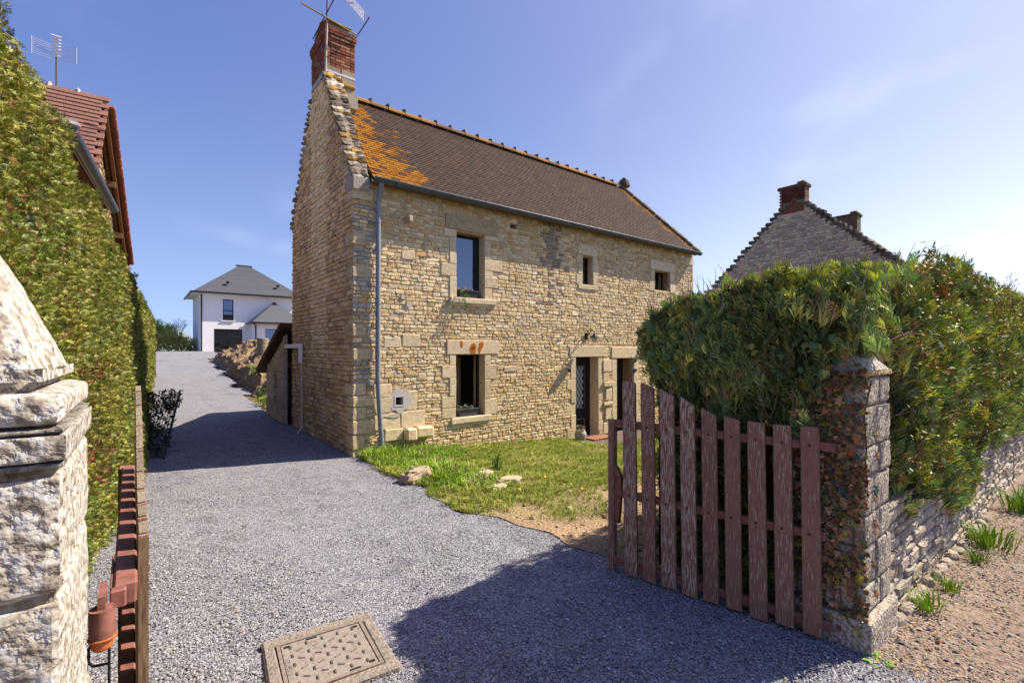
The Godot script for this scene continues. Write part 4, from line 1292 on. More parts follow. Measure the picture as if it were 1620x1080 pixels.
func shed() -> void:
	var s := thing("lean_to_shed", "small breeze block lean-to shed with sloping tiled roof behind the old stone house", "shed")
	var topy := func(z: float) -> float: return 1.36 + (z + 7.98) * 0.40
	var w := MB.new()
	w.prism(PackedVector2Array([Vector2(-7.28, -0.2), Vector2(-4.98, -0.2), Vector2(-4.98, topy.call(-4.98) - 0.1), Vector2(-7.28, topy.call(-7.28) - 0.1)]), -0.05, 0.0, Color(0.55, 0.48, 0.40), Transform3D(Basis(Vector3(0, 0, 1), Vector3.UP, Vector3.LEFT), Vector3(-0.085, 0, 0)))
	w.span(Vector3(0.12, -0.2, -7.28), Vector3(3.6, 1.5, -7.1), Color(0.55, 0.48, 0.40))
	w.span(Vector3(3.4, -0.2, -7.1), Vector3(3.6, 2.3, -4.66), Color(0.55, 0.48, 0.40))
	var wall := part("wall", w, M.block, s)
	var y := 0.02
	var k := 0
	var bs := [Color(0.60, 0.46, 0.33), Color(0.55, 0.42, 0.30), Color(0.64, 0.50, 0.36), Color(0.50, 0.38, 0.27)]
	while y < 2.6:
		var z := -7.28 + (0.2 if k % 2 else 0.0)
		if k % 2:
			z = -7.28
		var first := true
		while z < -5.0:
			var l := 0.2 if first and k % 2 else 0.4
			first = false
			var e := minf(z + l, -4.98)
			if topy.call(z) - 0.08 > y + 0.2 and e - z > 0.06:
				var m := MB.new()
				m.cbox(Transform3D(Basis(), Vector3(-0.095, y + 0.1, (z + e) / 2)), Vector3(0.06, 0.188, e - z - 0.012), 0.006, bs[rng.randi() % 4], 0.003, rng)
				part("block", m, M.block, wall)
			z = e
		y += 0.2
		k += 1
	for q in [[-6.15, 0.95, 0.28, 0.42], [-6.1, 0.52, 0.26, 0.2]]:
		var m := MB.new()
		m.span(Vector3(-0.138, q[1], q[0]), Vector3(-0.127, q[1] + q[3], q[0] + q[2]), Color(0.10, 0.075, 0.055))
		m.span(Vector3(-0.146, q[1] + q[3] * 0.45, q[0] + 0.03), Vector3(-0.137, q[1] + q[3] * 0.55, q[0] + q[2] - 0.03), Color(0.22, 0.16, 0.11))
		part("blocked_opening", m, M.plain, wall)
	var f := MB.new()
	f.prism(PackedVector2Array([Vector2(-8.02, 1.30), Vector2(-4.70, 1.30 + 3.32 * 0.40), Vector2(-4.70, 1.42 + 3.32 * 0.40), Vector2(-8.02, 1.42)]), -3.7, 0.28, Color(0.55, 0.38, 0.25), Transform3D(Basis(Vector3(0, 0, 1), Vector3.UP, Vector3.LEFT), Vector3.ZERO))
	var roof := part("roof", f, M.wood, s)
	var td := Vector3(0, 0.4, 1).normalized()
	for q in 17:
		for j in 2:
			var m := MB.new()
			m.cbox(Transform3D(Basis(Vector3.RIGHT, td, Vector3.RIGHT.cross(td)) * Basis(Vector3.RIGHT, 0.09), Vector3(-0.20 + j * 0.2, 1.455, -7.95) + td * q * 0.205), Vector3(0.185, 0.26, 0.016), 0.004, Color(0.17, 0.085, 0.05) * rng.randf_range(0.7, 1.3), 0.002, rng)
			part("roof_tile", m, M.tile, roof)
	var d := MB.new()
	d.span(Vector3(0.25, -0.05, -4.97), Vector3(0.30, 2.2, -4.67), Color(0.05, 0.04, 0.035))
	part("door", d, M.plain, s)

func left_house() -> void:
	var h := thing("tiled_house", "neighbouring house with red-brown tiled gable roof rising behind the tall left hedge", "house", Vector3(-3.70, 0, -3.48), deg_to_rad(-3.9))
	var zx := Basis(Vector3(0, 0, 1), Vector3.UP, Vector3.LEFT)
	var w := MB.new()
	w.prism(PackedVector2Array([Vector2(-3.6, 0), Vector2(1.75, 0), Vector2(1.75, 4.5), Vector2(0, 6.75), Vector2(-3.6, 4.35)]), 0.20, 7.0, Color.WHITE, Transform3D(zx, Vector3.ZERO))
	var wall := part("wall", w, M.mortar, h)
	var lim := func(y: float) -> Vector2:
		return Vector2(-3.6 + maxf(0, (y - 4.3) / 0.667), 1.75 - maxf(0, (y - 4.4) / 1.29))
	var st := courses(-3.6, 1.75, 2.4, 6.6, [], Vector2(0.09, 0.16), Vector2(0.14, 0.34), lim)
	var sv := make_stones([Color(0.52, 0.42, 0.29), Color(0.46, 0.36, 0.24), Color(0.55, 0.47, 0.35)], 12, 61)
	lay(st, Transform3D(zx, Vector3(-0.20, 0, 0)), Vector2(0.03, 0.06), sv, M.stone, "stone", wall, 60, 0.014)
	# roof, ridge along x
	var r := MB.new()
	r.prism(PackedVector2Array([Vector2(2.0, 4.22), Vector2(2.05, 4.28), Vector2(0, 7.0), Vector2(-4.05, 4.32), Vector2(-4.0, 4.25), Vector2(0, 6.90)]), 0.0, 7.0, Color(0.9, 0.75, 0.6), Transform3D(zx, Vector3.ZERO))
	var roof := part("roof", r, M.wood, h)
	var sd := Vector3(0, 2.72, -2.05).normalized()
	var L := 3.40
	var tl := MB.new()
	tl.cbox(Transform3D(), Vector3(0.209, 0.20, 0.026), 0.006, Color.WHITE)
	var cols := [Color(0.225, 0.118, 0.098), Color(0.215, 0.11, 0.094), Color(0.24, 0.125, 0.105), Color(0.205, 0.107, 0.092)]
	var meshes := []
	for c: Color in cols:
		var m := MB.new()
		m.cbox(Transform3D(), Vector3(0.209, 0.20, 0.026), 0.006, c, 0.001, rng)
		meshes.append(m.mesh())
	var xs := []
	var cs := []
	var n := 0
	for k in 27:
		for j in 30:
			var p := Vector3(-0.10 - j * 0.21 - (0.105 if k % 2 else 0.0) + 0.03, 4.32, 2.08) + sd * (0.06 + k * L / 27.0) + Vector3(0, 0.03, 0.02)
			var b := Basis(Vector3.RIGHT, sd, Vector3.RIGHT.cross(sd)) * Basis(Vector3.RIGHT, -0.17)
			if j < 9:
				part("roof_tile", meshes[rng.randi() % 4], M.tile, roof, Transform3D(b, p))
			else:
				xs.append(Transform3D(b, p))
				cs.append(cols[rng.randi() % 4])
	scatter("roof_tiles", tl.mesh(), M.tile, xs, cs, roof)
	var x := -0.02
	while x > -6.0:
		var m := MB.new()
		m.tube([Vector3(x, 6.98, 0), Vector3(x - 0.40, 6.98, 0)], 0.10, 10, Color(0.27, 0.06, 0.04))
		var rt := part("ridge_tile", m, M.tile, roof)
		var j := MB.new()
		j.cbox(Transform3D(Basis(), Vector3(x - 0.42, 7.06, 0.0)), Vector3(0.07, 0.14, 0.16), 0.03, Color(0.62, 0.52, 0.46), 0.01, rng)
		part("ridge_joint", j, M.stone, rt)
		x -= 0.42
	var fi := MB.new()
	fi.bar(Vector3(-3.0, 6.92, 0.12), Vector3(0.0, 6.92, 0.12), 0.05, 0.16, Color(0.45, 0.33, 0.26))
	part("mortar_fillet", fi, M.stone, roof)
	# battens and rafters under the overhang of the far slope, and its verge tiles
	var f0 := Vector3(0, 6.86, -0.08)
	var f1 := Vector3(0, 4.26, -3.96)
	for xr in [-0.05, -0.15]:
		var m := MB.new()
		m.bar(f0 + Vector3(xr, -0.05, 0), f1 + Vector3(xr, -0.05, 0), 0.06, 0.09, Color(0.9, 0.7, 0.45))
		part("rafter", m, M.wood, roof)
	for k in 19:
		var p := f0.lerp(f1, (k + 0.5) / 19.0) + Vector3(0, 0.005, 0)
		var m := MB.new()
		m.span(p + Vector3(-0.195, -0.03, -0.02), p + Vector3(-0.02, 0.0, 0.02), Color(1.5, 1.2, 0.8))
		part("batten", m, M.wood, roof)
		var v := MB.new()
		v.cbox(Transform3D(Basis(Vector3.RIGHT, deg_to_rad(-33)), p + Vector3(0.0, 0.10, 0)), Vector3(0.20, 0.10, 0.25), 0.02, Color(0.25, 0.085, 0.06) * rng.randf_range(0.8, 1.2), 0.004, rng)
		part("verge_tile", v, M.tile, roof)
	for q in [0.36, 0.70, 0.985]:
		var p := f0.lerp(f1, q)
		var m := MB.new()
		m.span(p + Vector3(-0.195, -0.22, -0.06), p + Vector3(-0.03, -0.10, 0.06), Color(2.6, 2.0, 1.5))
		part("purlin_end", m, M.wood, roof)
	# low wing towards the camera, with its gutter
	var wg := MB.new()
	wg.prism(PackedVector2Array([Vector2(-3.0, 0), Vector2(0.0, 0), Vector2(0.0, 4.25), Vector2(-3.0, 4.9)]), 1.8, 5.2, Color.WHITE, Transform3D(Basis(), Vector3.ZERO))
	part("wing_wall", wg, M.mortar, h)
	var wr := MB.new()
	wr.prism(PackedVector2Array([Vector2(0.22, 4.34), Vector2(0.22, 4.42), Vector2(-3.0, 5.05), Vector2(-3.0, 4.95)]), 2.0, 5.45, Color(0.6, 0.35, 0.25), Transform3D())
	part("wing_roof", wr, M.wood, h)
	var gp := []
	for q in 9: gp.append(Vector2(cos(PI + PI * q / 8.0) * 0.07, sin(PI + PI * q / 8.0) * 0.07))
	for q in range(8, -1, -1): gp.append(Vector2(cos(PI + PI * q / 8.0) * 0.062, sin(PI + PI * q / 8.0) * 0.062))
	var g := MB.new()
	g.prism(PackedVector2Array(gp), 2.1, 5.55, Color(1.5, 1.4, 1.3), Transform3D(Basis(), Vector3(0.30, 4.40, 0)))
	g.prism(PackedVector2Array(gp), -0.30, 2.9, Color(1.5, 1.4, 1.3), Transform3D(Basis(Vector3(0, 0, 1), Vector3.UP, Vector3.LEFT), Vector3(0, 4.40, 5.55)))
	part("gutter", g, M.zinc, h)
	var lg := MB.new()
	lg.cbox(Transform3D(Basis(Vector3.UP, 0.4), Vector3(0.18, 4.52, 5.3)), Vector3(0.3, 0.10, 0.3), 0.03, Color(0.5, 0.47, 0.45), 0.02, rng)
	part("hip_flashing", lg, M.alu, h)
	# aerial
	var an := thing("tv_antenna", "grid tv antenna on a thin mast above the red-tiled ridge behind the left hedge", "antenna", Vector3(-3.70, 0, -3.48), deg_to_rad(-3.9))
	var ma := MB.new()
	ma.tube([Vector3(-0.76, 6.95, 0), Vector3(-0.76, 7.66, 0)], 0.016, 6, Color(0.10, 0.09, 0.09))
	part("mast", ma, M.plain, an)
	var gr := MB.new()
	for q in 8:
		for s in [-1, 1]:
			gr.tube([Vector3(-0.76 + s * 0.05, 7.58 + q * 0.036, 0.05), Vector3(-0.76 + s * 0.31, 7.55 + q * 0.042, 0.16)], 0.0035, 4)
	for s in [-1, 1]: gr.tube([Vector3(-0.76 + s * 0.31, 7.53, 0.16), Vector3(-0.76 + s * 0.31, 7.86, 0.16)], 0.006, 4)
	part("reflector", gr, M.alu, an)
	var bo := MB.new()
	bo.bar(Vector3(-0.76, 7.64, 0.02), Vector3(-0.73, 7.96, 0.18), 0.03, 0.03)
	for q in 7:
		var p := Vector3(-0.76, 7.66, 0.03).lerp(Vector3(-0.73, 7.96, 0.18), q / 6.0)
		bo.tube([p + Vector3(-0.07, 0, 0.02), p + Vector3(0.07, 0, 0.0)], 0.008, 4)
	part("director", bo, M.white, an)

func right_house() -> void:
	var h := thing("gabled_house", "grey stone house gable with red brick chimneys seen over the right hedge", "house")
	var zx := Basis(Vector3(0, 0, 1), Vector3.UP, Vector3.LEFT)
	var w := MB.new()
	w.prism(PackedVector2Array([Vector2(-4.4, -1), Vector2(3.8, -1), Vector2(3.8, 5.3), Vector2(-0.3, 9.15), Vector2(-4.4, 5.1)]), -0.5, -0.0, Color(0.92, 0.92, 0.95), Transform3D(zx, Vector3(20.82, 0, 0)))
	var wall := part("wall", w, M.mortar, h)
	var lim := func(y: float) -> Vector2:
		return Vector2(-4.4 + maxf(0, (y - 5.1) / 0.99), 3.8 - maxf(0, (y - 5.3) / 0.94))
	var st := courses(-4.4, 3.8, 3.4, 8.9, [Rect2(-0.94, 8.3, 1.1, 2)], Vector2(0.09, 0.16), Vector2(0.15, 0.36), lim)
	var sv := make_stones([Color(0.56, 0.50, 0.43), Color(0.48, 0.43, 0.38), Color(0.60, 0.53, 0.42), Color(0.34, 0.31, 0.30)], 12, 71)
	lay(st, Transform3D(zx, Vector3(20.82, 0, 0)), Vector2(0.03, 0.06), sv, M.gablestone, "stone", wall, 0, 0.014)
	for side in 2:
		var a := Vector3(20.95, 5.3, 3.85) if side == 0 else Vector3(20.95, 5.1, -4.45)
		var b := Vector3(20.95, 9.0, -0.1) if side == 0 else Vector3(20.95, 9.0, -0.5)
		var n := 20
		for k in n:
			var m := MB.new()
			var p := a.lerp(b, (k + 0.5) / n)
			m.cbox(Transform3D(Basis(), p + Vector3(0, rng.randf_range(-0.02, 0.05), 0)), Vector3(0.36, 0.17, 0.36), 0.02, Color(0.13, 0.11, 0.09) * rng.randf_range(0.6, 1.4), 0.02, rng)
			part("coping_stone", m, M.gablestone, wall)
	var r := MB.new()
	r.prism(PackedVector2Array([Vector2(3.8, 4.75), Vector2(-0.3, 8.85), Vector2(-4.4, 4.6)]), -11.8, -0.4, Color(0.13, 0.09, 0.07), Transform3D(zx, Vector3(20.82, 0, 0)))
	part("roof", r, M.tile, h)
	var bc := [Color(0.15, 0.045, 0.034), Color(0.12, 0.042, 0.034), Color(0.18, 0.065, 0.05), Color(0.10, 0.05, 0.045)]
	for c in [[20.82, -0.94, 0.16, 8.45, 9.62, 0.55, Color(0.30, 0.17, 0.09)], [27.6, -0.95, 0.25, 8.6, 9.42, 0.7, Color(0.30, 0.24, 0.17)]]:
		var m := MB.new()
		m.span(Vector3(c[0] + 0.03, 8.2, c[1] + 0.03), Vector3(c[0] + c[5] - 0.03, c[4], c[2] - 0.03), Color(0.9, 0.85, 0.8))
		var ch := part("chimney", m, M.mortar, h)
		var y: float = c[3]
		var k := 0
		while y < c[4] - 0.07:
			var z: float = c[1] + (0.11 if k % 2 else 0.0)
			while z < c[2] - 0.05:
				var e := minf(z + 0.215, c[2])
				for xx in [c[0] + 0.02, c[0] + c[5] - 0.02]:
					var b := MB.new()
					b.cbox(Transform3D(Basis(), Vector3(xx, y + 0.03, (z + e) / 2)), Vector3(0.06, 0.06, e - z - 0.012), 0.0, bc[rng.randi() % 4] if c[0] < 25 else bc[rng.randi() % 4].lerp(Color(0.26, 0.2, 0.15), 0.6))
					if c[0] < 25 and xx < c[0] + 0.1: part("brick", b, M.brick, ch)
					else: part("brick", b, M.brick, ch)
				z = e
			for xq in 2:
				var b := MB.new()
				b.span(Vector3(c[0] + 0.06 + xq * 0.22, y, c[2] - 0.035), Vector3(minf(c[0] + 0.27 + xq * 0.22, c[0] + c[5] - 0.055), y + 0.06, c[2] + 0.01), c[6] * rng.randf_range(0.8, 1.2))
				part("brick", b, M.brick, ch)
			y += 0.073
			k += 1
		var cp := MB.new()
		cp.cbox(Transform3D(Basis(), Vector3(c[0] + c[5] / 2, c[4] + 0.05, (c[1] + c[2]) / 2)), Vector3(c[5] + 0.12, 0.14, c[2] - c[1] + 0.14), 0.02, Color(0.12, 0.085, 0.06), 0.01, rng)
		cp.cbox(Transform3D(Basis(), Vector3(c[0] + c[5] / 2, c[4] + 0.16, c[2] - 0.16)), Vector3(c[5] + 0.1, 0.12, 0.3), 0.02, Color(0.20, 0.11, 0.05), 0.01, rng)
		part("chimney_cap", cp, M.stone, ch)

func sprig() -> MB:
	var m := MB.new()
	var r := RandomNumberGenerator.new()
	r.seed = 3
	for k in 10:
		var t := 0.1 + 0.9 * k / 10.0
		var side := 1.0 if k % 2 else -1.0
		var b := Vector3(0, t * 0.8, 0.05 * sin(k * 2.0))
		var d := Vector3(side * r.randf_range(0.35, 0.8), r.randf_range(0.3, 0.7), r.randf_range(-0.35, 0.35)) * (1.1 - t * 0.6)
		var w := Vector3(-d.y, d.x, 0).normalized() * 0.06 + Vector3(0, 0, 0.025)
		m.quad(b, b + d * 0.5 + w, b + d, b + d * 0.5 - w, Color.WHITE * r.randf_range(0.8, 1.15))
	m.quad(Vector3(0, -0.2, 0), Vector3(0.03, 0.4, 0), Vector3(0, 1.05, 0), Vector3(-0.03, 0.4, 0), Color.WHITE)
	return m

func spray() -> MB:
	var m := MB.new()
	var r := RandomNumberGenerator.new()
	r.seed = 9
	m.quad(Vector3(0, -0.25, 0), Vector3(0.03, 0.4, 0), Vector3(0, 1.05, -0.10), Vector3(-0.03, 0.4, 0), Color(0.95, 0.8, 0.6))
	for k in 6:
		var t := 0.02 + 0.86 * k / 6.0
		for side: float in [-1.0, 1.0]:
			var b := Vector3(0, t + (0.06 if side > 0 else 0.0), -0.10 * t * t)
			var L := (0.52 - 0.36 * t) * r.randf_range(0.8, 1.15)
			var d := Vector3(side * r.randf_range(0.45, 0.72), 0.78, r.randf_range(-0.35, 0.3)).normalized() * L
			var w := Vector3(-d.y, d.x, 0).normalized() * 0.042
			m.quad(b, b + d * 0.55 + w, b + d, b + d * 0.55 - w, Color.WHITE * r.randf_range(0.6, 1.3))
	return m

func ivy_leaf(col: Color, curl: float) -> ArrayMesh:
	var m := MB.new()
	var o := [Vector2(0, -0.02), Vector2(0.20, -0.14), Vector2(0.46, 0.02), Vector2(0.30, 0.26), Vector2(0.52, 0.52), Vector2(0.22, 0.56), Vector2(0.0, 1.0), Vector2(-0.22, 0.56), Vector2(-0.50, 0.50), Vector2(-0.30, 0.26), Vector2(-0.47, 0.0), Vector2(-0.2, -0.14)]
	var P := func(p: Vector2) -> Vector3: return Vector3(p.x, p.y, -curl * (p.x * p.x * 1.4 + (p.y - 0.35) * (p.y - 0.35) * 0.7))
	for i in o.size():
		m.tri(P.call(Vector2(0, 0.35)), P.call(o[i]), P.call(o[(i + 1) % o.size()]), col * (1.0 if i % 2 else 0.88))
	return m.mesh()

func left_face(z: float, y: float) -> float:
	var x := -3.64 + 0.034 * (6.1 - z)
	x += 0.24 * smoothstep(3.6, 0.5, z) * (1.0 - clampf(y / 3.0, 0, 1)) * smoothstep(-9.0, -4.0, z)
	x += 0.11 * bumpy.get_noise_2d(z * 45.0, y * 45.0) + 0.06 * bumpy.get_noise_2d(z * 180.0, y * 180.0)
	return x

func aim(d: Vector3, s: float, roll: float) -> Basis:
	d = d.normalized()
	var x := d.cross(Vector3(0.13, 0.97, 0.2) if absf(d.y) < 0.95 else Vector3.RIGHT).normalized()
	return Basis(x, d, x.cross(d)).rotated(d, roll).scaled(Vector3.ONE * s)

func hedges() -> void:
	# the clipped hedge along the left of the drive
	var h := thing("hedge", "tall clipped olive-green hedge running the whole left side of the drive", "hedge")
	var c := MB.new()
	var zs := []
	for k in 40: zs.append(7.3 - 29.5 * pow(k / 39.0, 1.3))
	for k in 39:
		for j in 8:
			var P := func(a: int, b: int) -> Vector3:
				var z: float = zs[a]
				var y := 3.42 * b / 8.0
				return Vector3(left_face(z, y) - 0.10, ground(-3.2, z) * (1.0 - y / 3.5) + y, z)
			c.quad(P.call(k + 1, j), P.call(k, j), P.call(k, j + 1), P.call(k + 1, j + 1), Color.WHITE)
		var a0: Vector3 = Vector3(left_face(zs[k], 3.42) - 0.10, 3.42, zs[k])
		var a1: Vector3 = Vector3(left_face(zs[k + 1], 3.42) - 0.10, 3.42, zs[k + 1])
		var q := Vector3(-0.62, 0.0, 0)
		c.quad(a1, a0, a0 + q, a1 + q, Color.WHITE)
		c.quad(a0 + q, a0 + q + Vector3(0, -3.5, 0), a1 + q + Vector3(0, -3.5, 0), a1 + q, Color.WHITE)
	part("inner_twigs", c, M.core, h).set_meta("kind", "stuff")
	var xf := []
	var co := []
	for k in 135000:
		var z := 7.2 - 29.2 * pow(rng.randf(), 2.0)
		var d := maxf(2.5, 9.0 - z)
		var s := (0.024 + 0.0030 * d) * rng.randf_range(0.7, 1.3)
		var top := rng.randf() < 0.09
		var y := 3.45 * rng.randf() if not top else 3.45
		var x := left_face(z, y) - rng.randf() * 0.10
		if top: x = left_face(z, 3.45) - rng.randf() * 0.5
		var g := ground(-3.2, z)
		if not top and bumpy.get_noise_2d(z * 150.0 + 77.0, y * 150.0) > 0.16 and rng.randf() < 0.75: continue
		var n := Vector3(1, 0.25, 0) if not top else Vector3(0.2, 1, 0)
		n += Vector3(rng.randf_range(-0.6, 0.6), rng.randf_range(-0.7, 0.7), rng.randf_range(-0.9, 0.9))
		if z < 5 and y > 3.0 and rng.randf() < 0.02: s *= 1.8; n = Vector3(0.3, 1, 0.2)
		xf.append(Transform3D(aim(n, s, rng.randf() * TAU), Vector3(x, g * (1.0 - y / 3.5) + y, z)))
		var patch := bumpy.get_noise_2d(z * 40.0 + 300.0, y * 40.0)
		var col := Color(0.16, 0.22, 0.034).lerp(Color(0.36, 0.335, 0.05), clampf(0.45 + patch + rng.randf_range(-0.3, 0.3), 0, 1))
		var u := rng.randf()
		if u < 0.13: col = Color(0.27, 0.15, 0.045)
		elif u < 0.27: col = Color(0.070, 0.090, 0.02)
		elif u < 0.36: col = Color(0.36, 0.37, 0.14)
		if absf(z - 3.2) < 1.0 and absf(y - 1.35) < 0.6 and bumpy.get_noise_2d(z * 220.0, y * 70.0) > 0.22: col = Color(0.20, 0.06, 0.025)
		co.append(col * rng.randf_range(0.6, 1.4))
	scatter("foliage", sprig().mesh(), M.needle, xf, co, h)
	var tr := MB.new()
	for k in 9:
		var m := MB.new()
		var z := 6.6 - k * 1.1
		m.tube([Vector3(-3.95, -0.05, z), Vector3(-3.98, 1.6, z + 0.05), Vector3(-3.95, 3.0, z)], [0.06, 0.045, 0.02], 6)
		part("trunk", m, M.bark, h)

	# the looser hedge on the right, over the garden wall
	h = thing("hedge", "overgrown dark green conifer hedge with ivy hanging over the roadside garden wall", "hedge")
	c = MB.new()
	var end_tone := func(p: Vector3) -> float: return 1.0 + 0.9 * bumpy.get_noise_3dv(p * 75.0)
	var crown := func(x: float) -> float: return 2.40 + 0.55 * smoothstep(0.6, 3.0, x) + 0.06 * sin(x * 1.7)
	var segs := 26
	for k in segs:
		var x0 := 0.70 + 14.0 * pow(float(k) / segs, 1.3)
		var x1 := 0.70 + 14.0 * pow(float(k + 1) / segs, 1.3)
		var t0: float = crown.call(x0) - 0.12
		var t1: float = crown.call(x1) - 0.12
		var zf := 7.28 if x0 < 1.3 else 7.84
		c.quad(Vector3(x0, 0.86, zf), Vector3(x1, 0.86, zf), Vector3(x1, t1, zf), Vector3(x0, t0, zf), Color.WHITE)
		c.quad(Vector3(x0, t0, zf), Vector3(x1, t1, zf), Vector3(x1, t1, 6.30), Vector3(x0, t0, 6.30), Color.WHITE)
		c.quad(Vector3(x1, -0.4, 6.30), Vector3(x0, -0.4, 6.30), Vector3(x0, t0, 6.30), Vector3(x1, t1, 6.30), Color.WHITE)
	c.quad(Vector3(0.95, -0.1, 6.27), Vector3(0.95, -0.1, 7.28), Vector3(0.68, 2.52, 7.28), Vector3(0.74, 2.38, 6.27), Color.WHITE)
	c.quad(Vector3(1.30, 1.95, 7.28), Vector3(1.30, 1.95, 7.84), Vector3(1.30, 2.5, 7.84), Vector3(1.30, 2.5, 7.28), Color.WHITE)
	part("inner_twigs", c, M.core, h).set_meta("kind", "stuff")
	xf = []; co = []
	var tw := []
	var tc := []
	for k in 24000:
		var u := rng.randf()
		var p := Vector3.ZERO
		var n := Vector3.ZERO
		var s := rng.randf_range(0.11, 0.20)
		var lightly := 0.0
		if u < 0.36:
			var zz := 6.20 + 1.32 * fposmod(k * 0.618034, 1.0)
			var yy := 2.66 * pow(rng.randf(), 0.85)
			p = Vector3(lerpf(0.80, 0.50 - 0.10 * smoothstep(6.5, 7.1, zz), smoothstep(1.45, 2.1, yy)) + 0.08 * smoothstep(6.7, 6.15, zz), yy, zz)
			if rng.randf() < 0.17: p = Vector3(0.52 + 0.5 * rng.randf(), rng.randf_range(2.10, 2.66), rng.randf_range(7.35, 7.95))
			if rng.randf() < 0.05: p = Vector3(0.50 + 0.25 * rng.randf(), rng.randf_range(1.85, 2.25), rng.randf_range(7.4, 7.72))
			if rng.randf() < 0.06: p = Vector3(0.60 + 0.06 * rng.randf(), rng.randf_range(1.45, 2.15), rng.randf_range(7.3, 7.62))
			var round_ := smoothstep(2.0, 2.75, p.y)
			p.x += 0.16 * round_ * round_ + 0.12 * smoothstep(6.2, 5.8, p.z) * round_
			if p.z < 7.4: p.y = minf(p.y, 2.47 - 0.34 * smoothstep(6.6, 6.05, p.z) + 0.16 * smoothstep(6.8, 7.5, p.z))
			p.x += 0.13 * bumpy.get_noise_2d(p.z * 70.0, p.y * 70.0)
			n = Vector3(-0.8, 0.95, 0)
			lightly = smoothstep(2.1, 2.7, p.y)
		elif u < 0.68:
			var x := 1.30 + 12.5 * pow(rng.randf(), 1.7)
			var lo := 0.92 - 0.5 * exp(-pow((x - 3.7) / 0.8, 2.0)) - 0.35 * exp(-pow((x - 1.9) / 0.35, 2.0)) * 0.4 - 0.02 * x
			p = Vector3(x, lerpf(lo, crown.call(x), pow(rng.randf(), 0.9)), 7.98)
			p.z += 0.13 * bumpy.get_noise_2d(p.x * 60.0, p.y * 60.0) - 0.25 * smoothstep(2.2, 3.0, p.y)
			if x < 2.0: p.z -= 0.25 * smoothstep(2.0, 1.3, x) * smoothstep(2.6, 1.6, p.y) + 0.05
			n = Vector3(-0.1, 0.7, 0.9)
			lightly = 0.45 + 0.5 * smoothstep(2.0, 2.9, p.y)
			s *= 1.0 + 0.04 * x
		else:
			var x := 0.52 + 13.4 * pow(rng.randf(), 1.6)
			p = Vector3(x, crown.call(x), rng.randf_range(6.2, 7.95))
			p.y -= 0.36 * smoothstep(6.6, 6.05, p.z) * smoothstep(2.2, 0.8, x)
			p.y += 0.16 * bumpy.get_noise_2d(p.x * 80.0, p.z * 80.0) - 0.05 + 0.14 * pow(rng.randf(), 8.0)
			n = Vector3(-0.15, 1, 0.25)
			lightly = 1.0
			s *= 1.0 + 0.04 * x
		n += Vector3(rng.randf_range(-0.75, 0.75), rng.randf_range(-0.6, 0.7), rng.randf_range(-0.75, 0.75))
		p -= n * 0.06 + n.normalized() * rng.randf() * 0.14
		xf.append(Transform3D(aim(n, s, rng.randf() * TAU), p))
		var col := Color(0.14, 0.235, 0.105).lerp(Color(0.27, 0.37, 0.125), rng.randf())
		var w := rng.randf()
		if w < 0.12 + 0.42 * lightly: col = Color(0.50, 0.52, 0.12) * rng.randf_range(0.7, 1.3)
		if w > 0.955: col = Color(0.38, 0.24, 0.12)
		if w > 0.93 and w < 0.955: col = Color(0.04, 0.07, 0.055)
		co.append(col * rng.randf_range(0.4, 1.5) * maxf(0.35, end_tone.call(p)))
		if k % 40 == 0:
			tw.append(Transform3D(aim(n + Vector3(0, rng.randf_range(0.2, 1.6), 0), rng.randf_range(0.2, 0.42), rng.randf() * TAU), p))
			tc.append(Color(0.27, 0.165, 0.10).lerp(Color(0.36, 0.30, 0.23), rng.randf()) * rng.randf_range(0.6, 1.0))
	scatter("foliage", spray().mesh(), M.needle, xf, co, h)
	var st := MB.new()
	st.tube([Vector3(0, -0.3, 0), Vector3(0.10, 0.1, 0.03), Vector3(0.04, 0.45, 0.12), Vector3(0.12, 0.8, 0.06), Vector3(0.2, 1.05, 0.12)], [0.012, 0.011, 0.009, 0.007, 0.003], 5)
	st.tube([Vector3(0.04, 0.45, 0.12), Vector3(-0.12, 0.75, 0.14)], [0.012, 0.005], 4)
	scatter("bare_twigs", st.mesh(), M.chip, tw, tc, h)
	var lf := leaf_cluster().mesh()
	xf = []; co = []
	for k in 900:
		var x := 1.3 + 9.0 * rng.randf()
		xf.append(Transform3D(Basis.from_euler(Vector3(rng.randf() * 6, rng.randf() * 6, 0)).scaled(Vector3.ONE * rng.randf_range(0.05, 0.09)), Vector3(x, rng.randf_range(1.0, 2.9), 8.02 + 0.16 * bumpy.get_noise_2d(x * 60.0, 1.0))))
		co.append([Color(0.20, 0.20, 0.03), Color(0.22, 0.10, 0.03), Color(0.10, 0.14, 0.03)][k % 3])
	scatter("mixed_leaves", lf, M.leaf, xf, co, h)
	for k in 6:
		var m := MB.new()
		var x := 1.5 + k * 0.9
		m.tube([Vector3(x, -0.2, 6.8), Vector3(x + 0.05, 1.2, 6.9), Vector3(x, 2.3, 7.0)], [0.07, 0.05, 0.02], 6)
		part("trunk", m, M.bark, h)
	for q in [[Vector3(1.22, 2.12, 7.95), Vector3(1.32, 2.18, 8.04), Vector3(1.45, 2.16, 8.08), Vector3(1.56, 2.05, 8.06), Vector3(1.60, 1.97, 8.0)], [Vector3(1.5, 1.3, 8.05), Vector3(1.42, 1.5, 8.16), Vector3(1.40, 1.72, 8.10)], [Vector3(1.45, 0.95, 8.0), Vector3(1.38, 1.05, 8.1), Vector3(1.42, 1.2, 8.06)]]:
		var m := MB.new()
		m.tube(q, 0.006, 6, Color(2.2, 1.8, 1.5))
		part("bent_stem", m, M.bark, h)

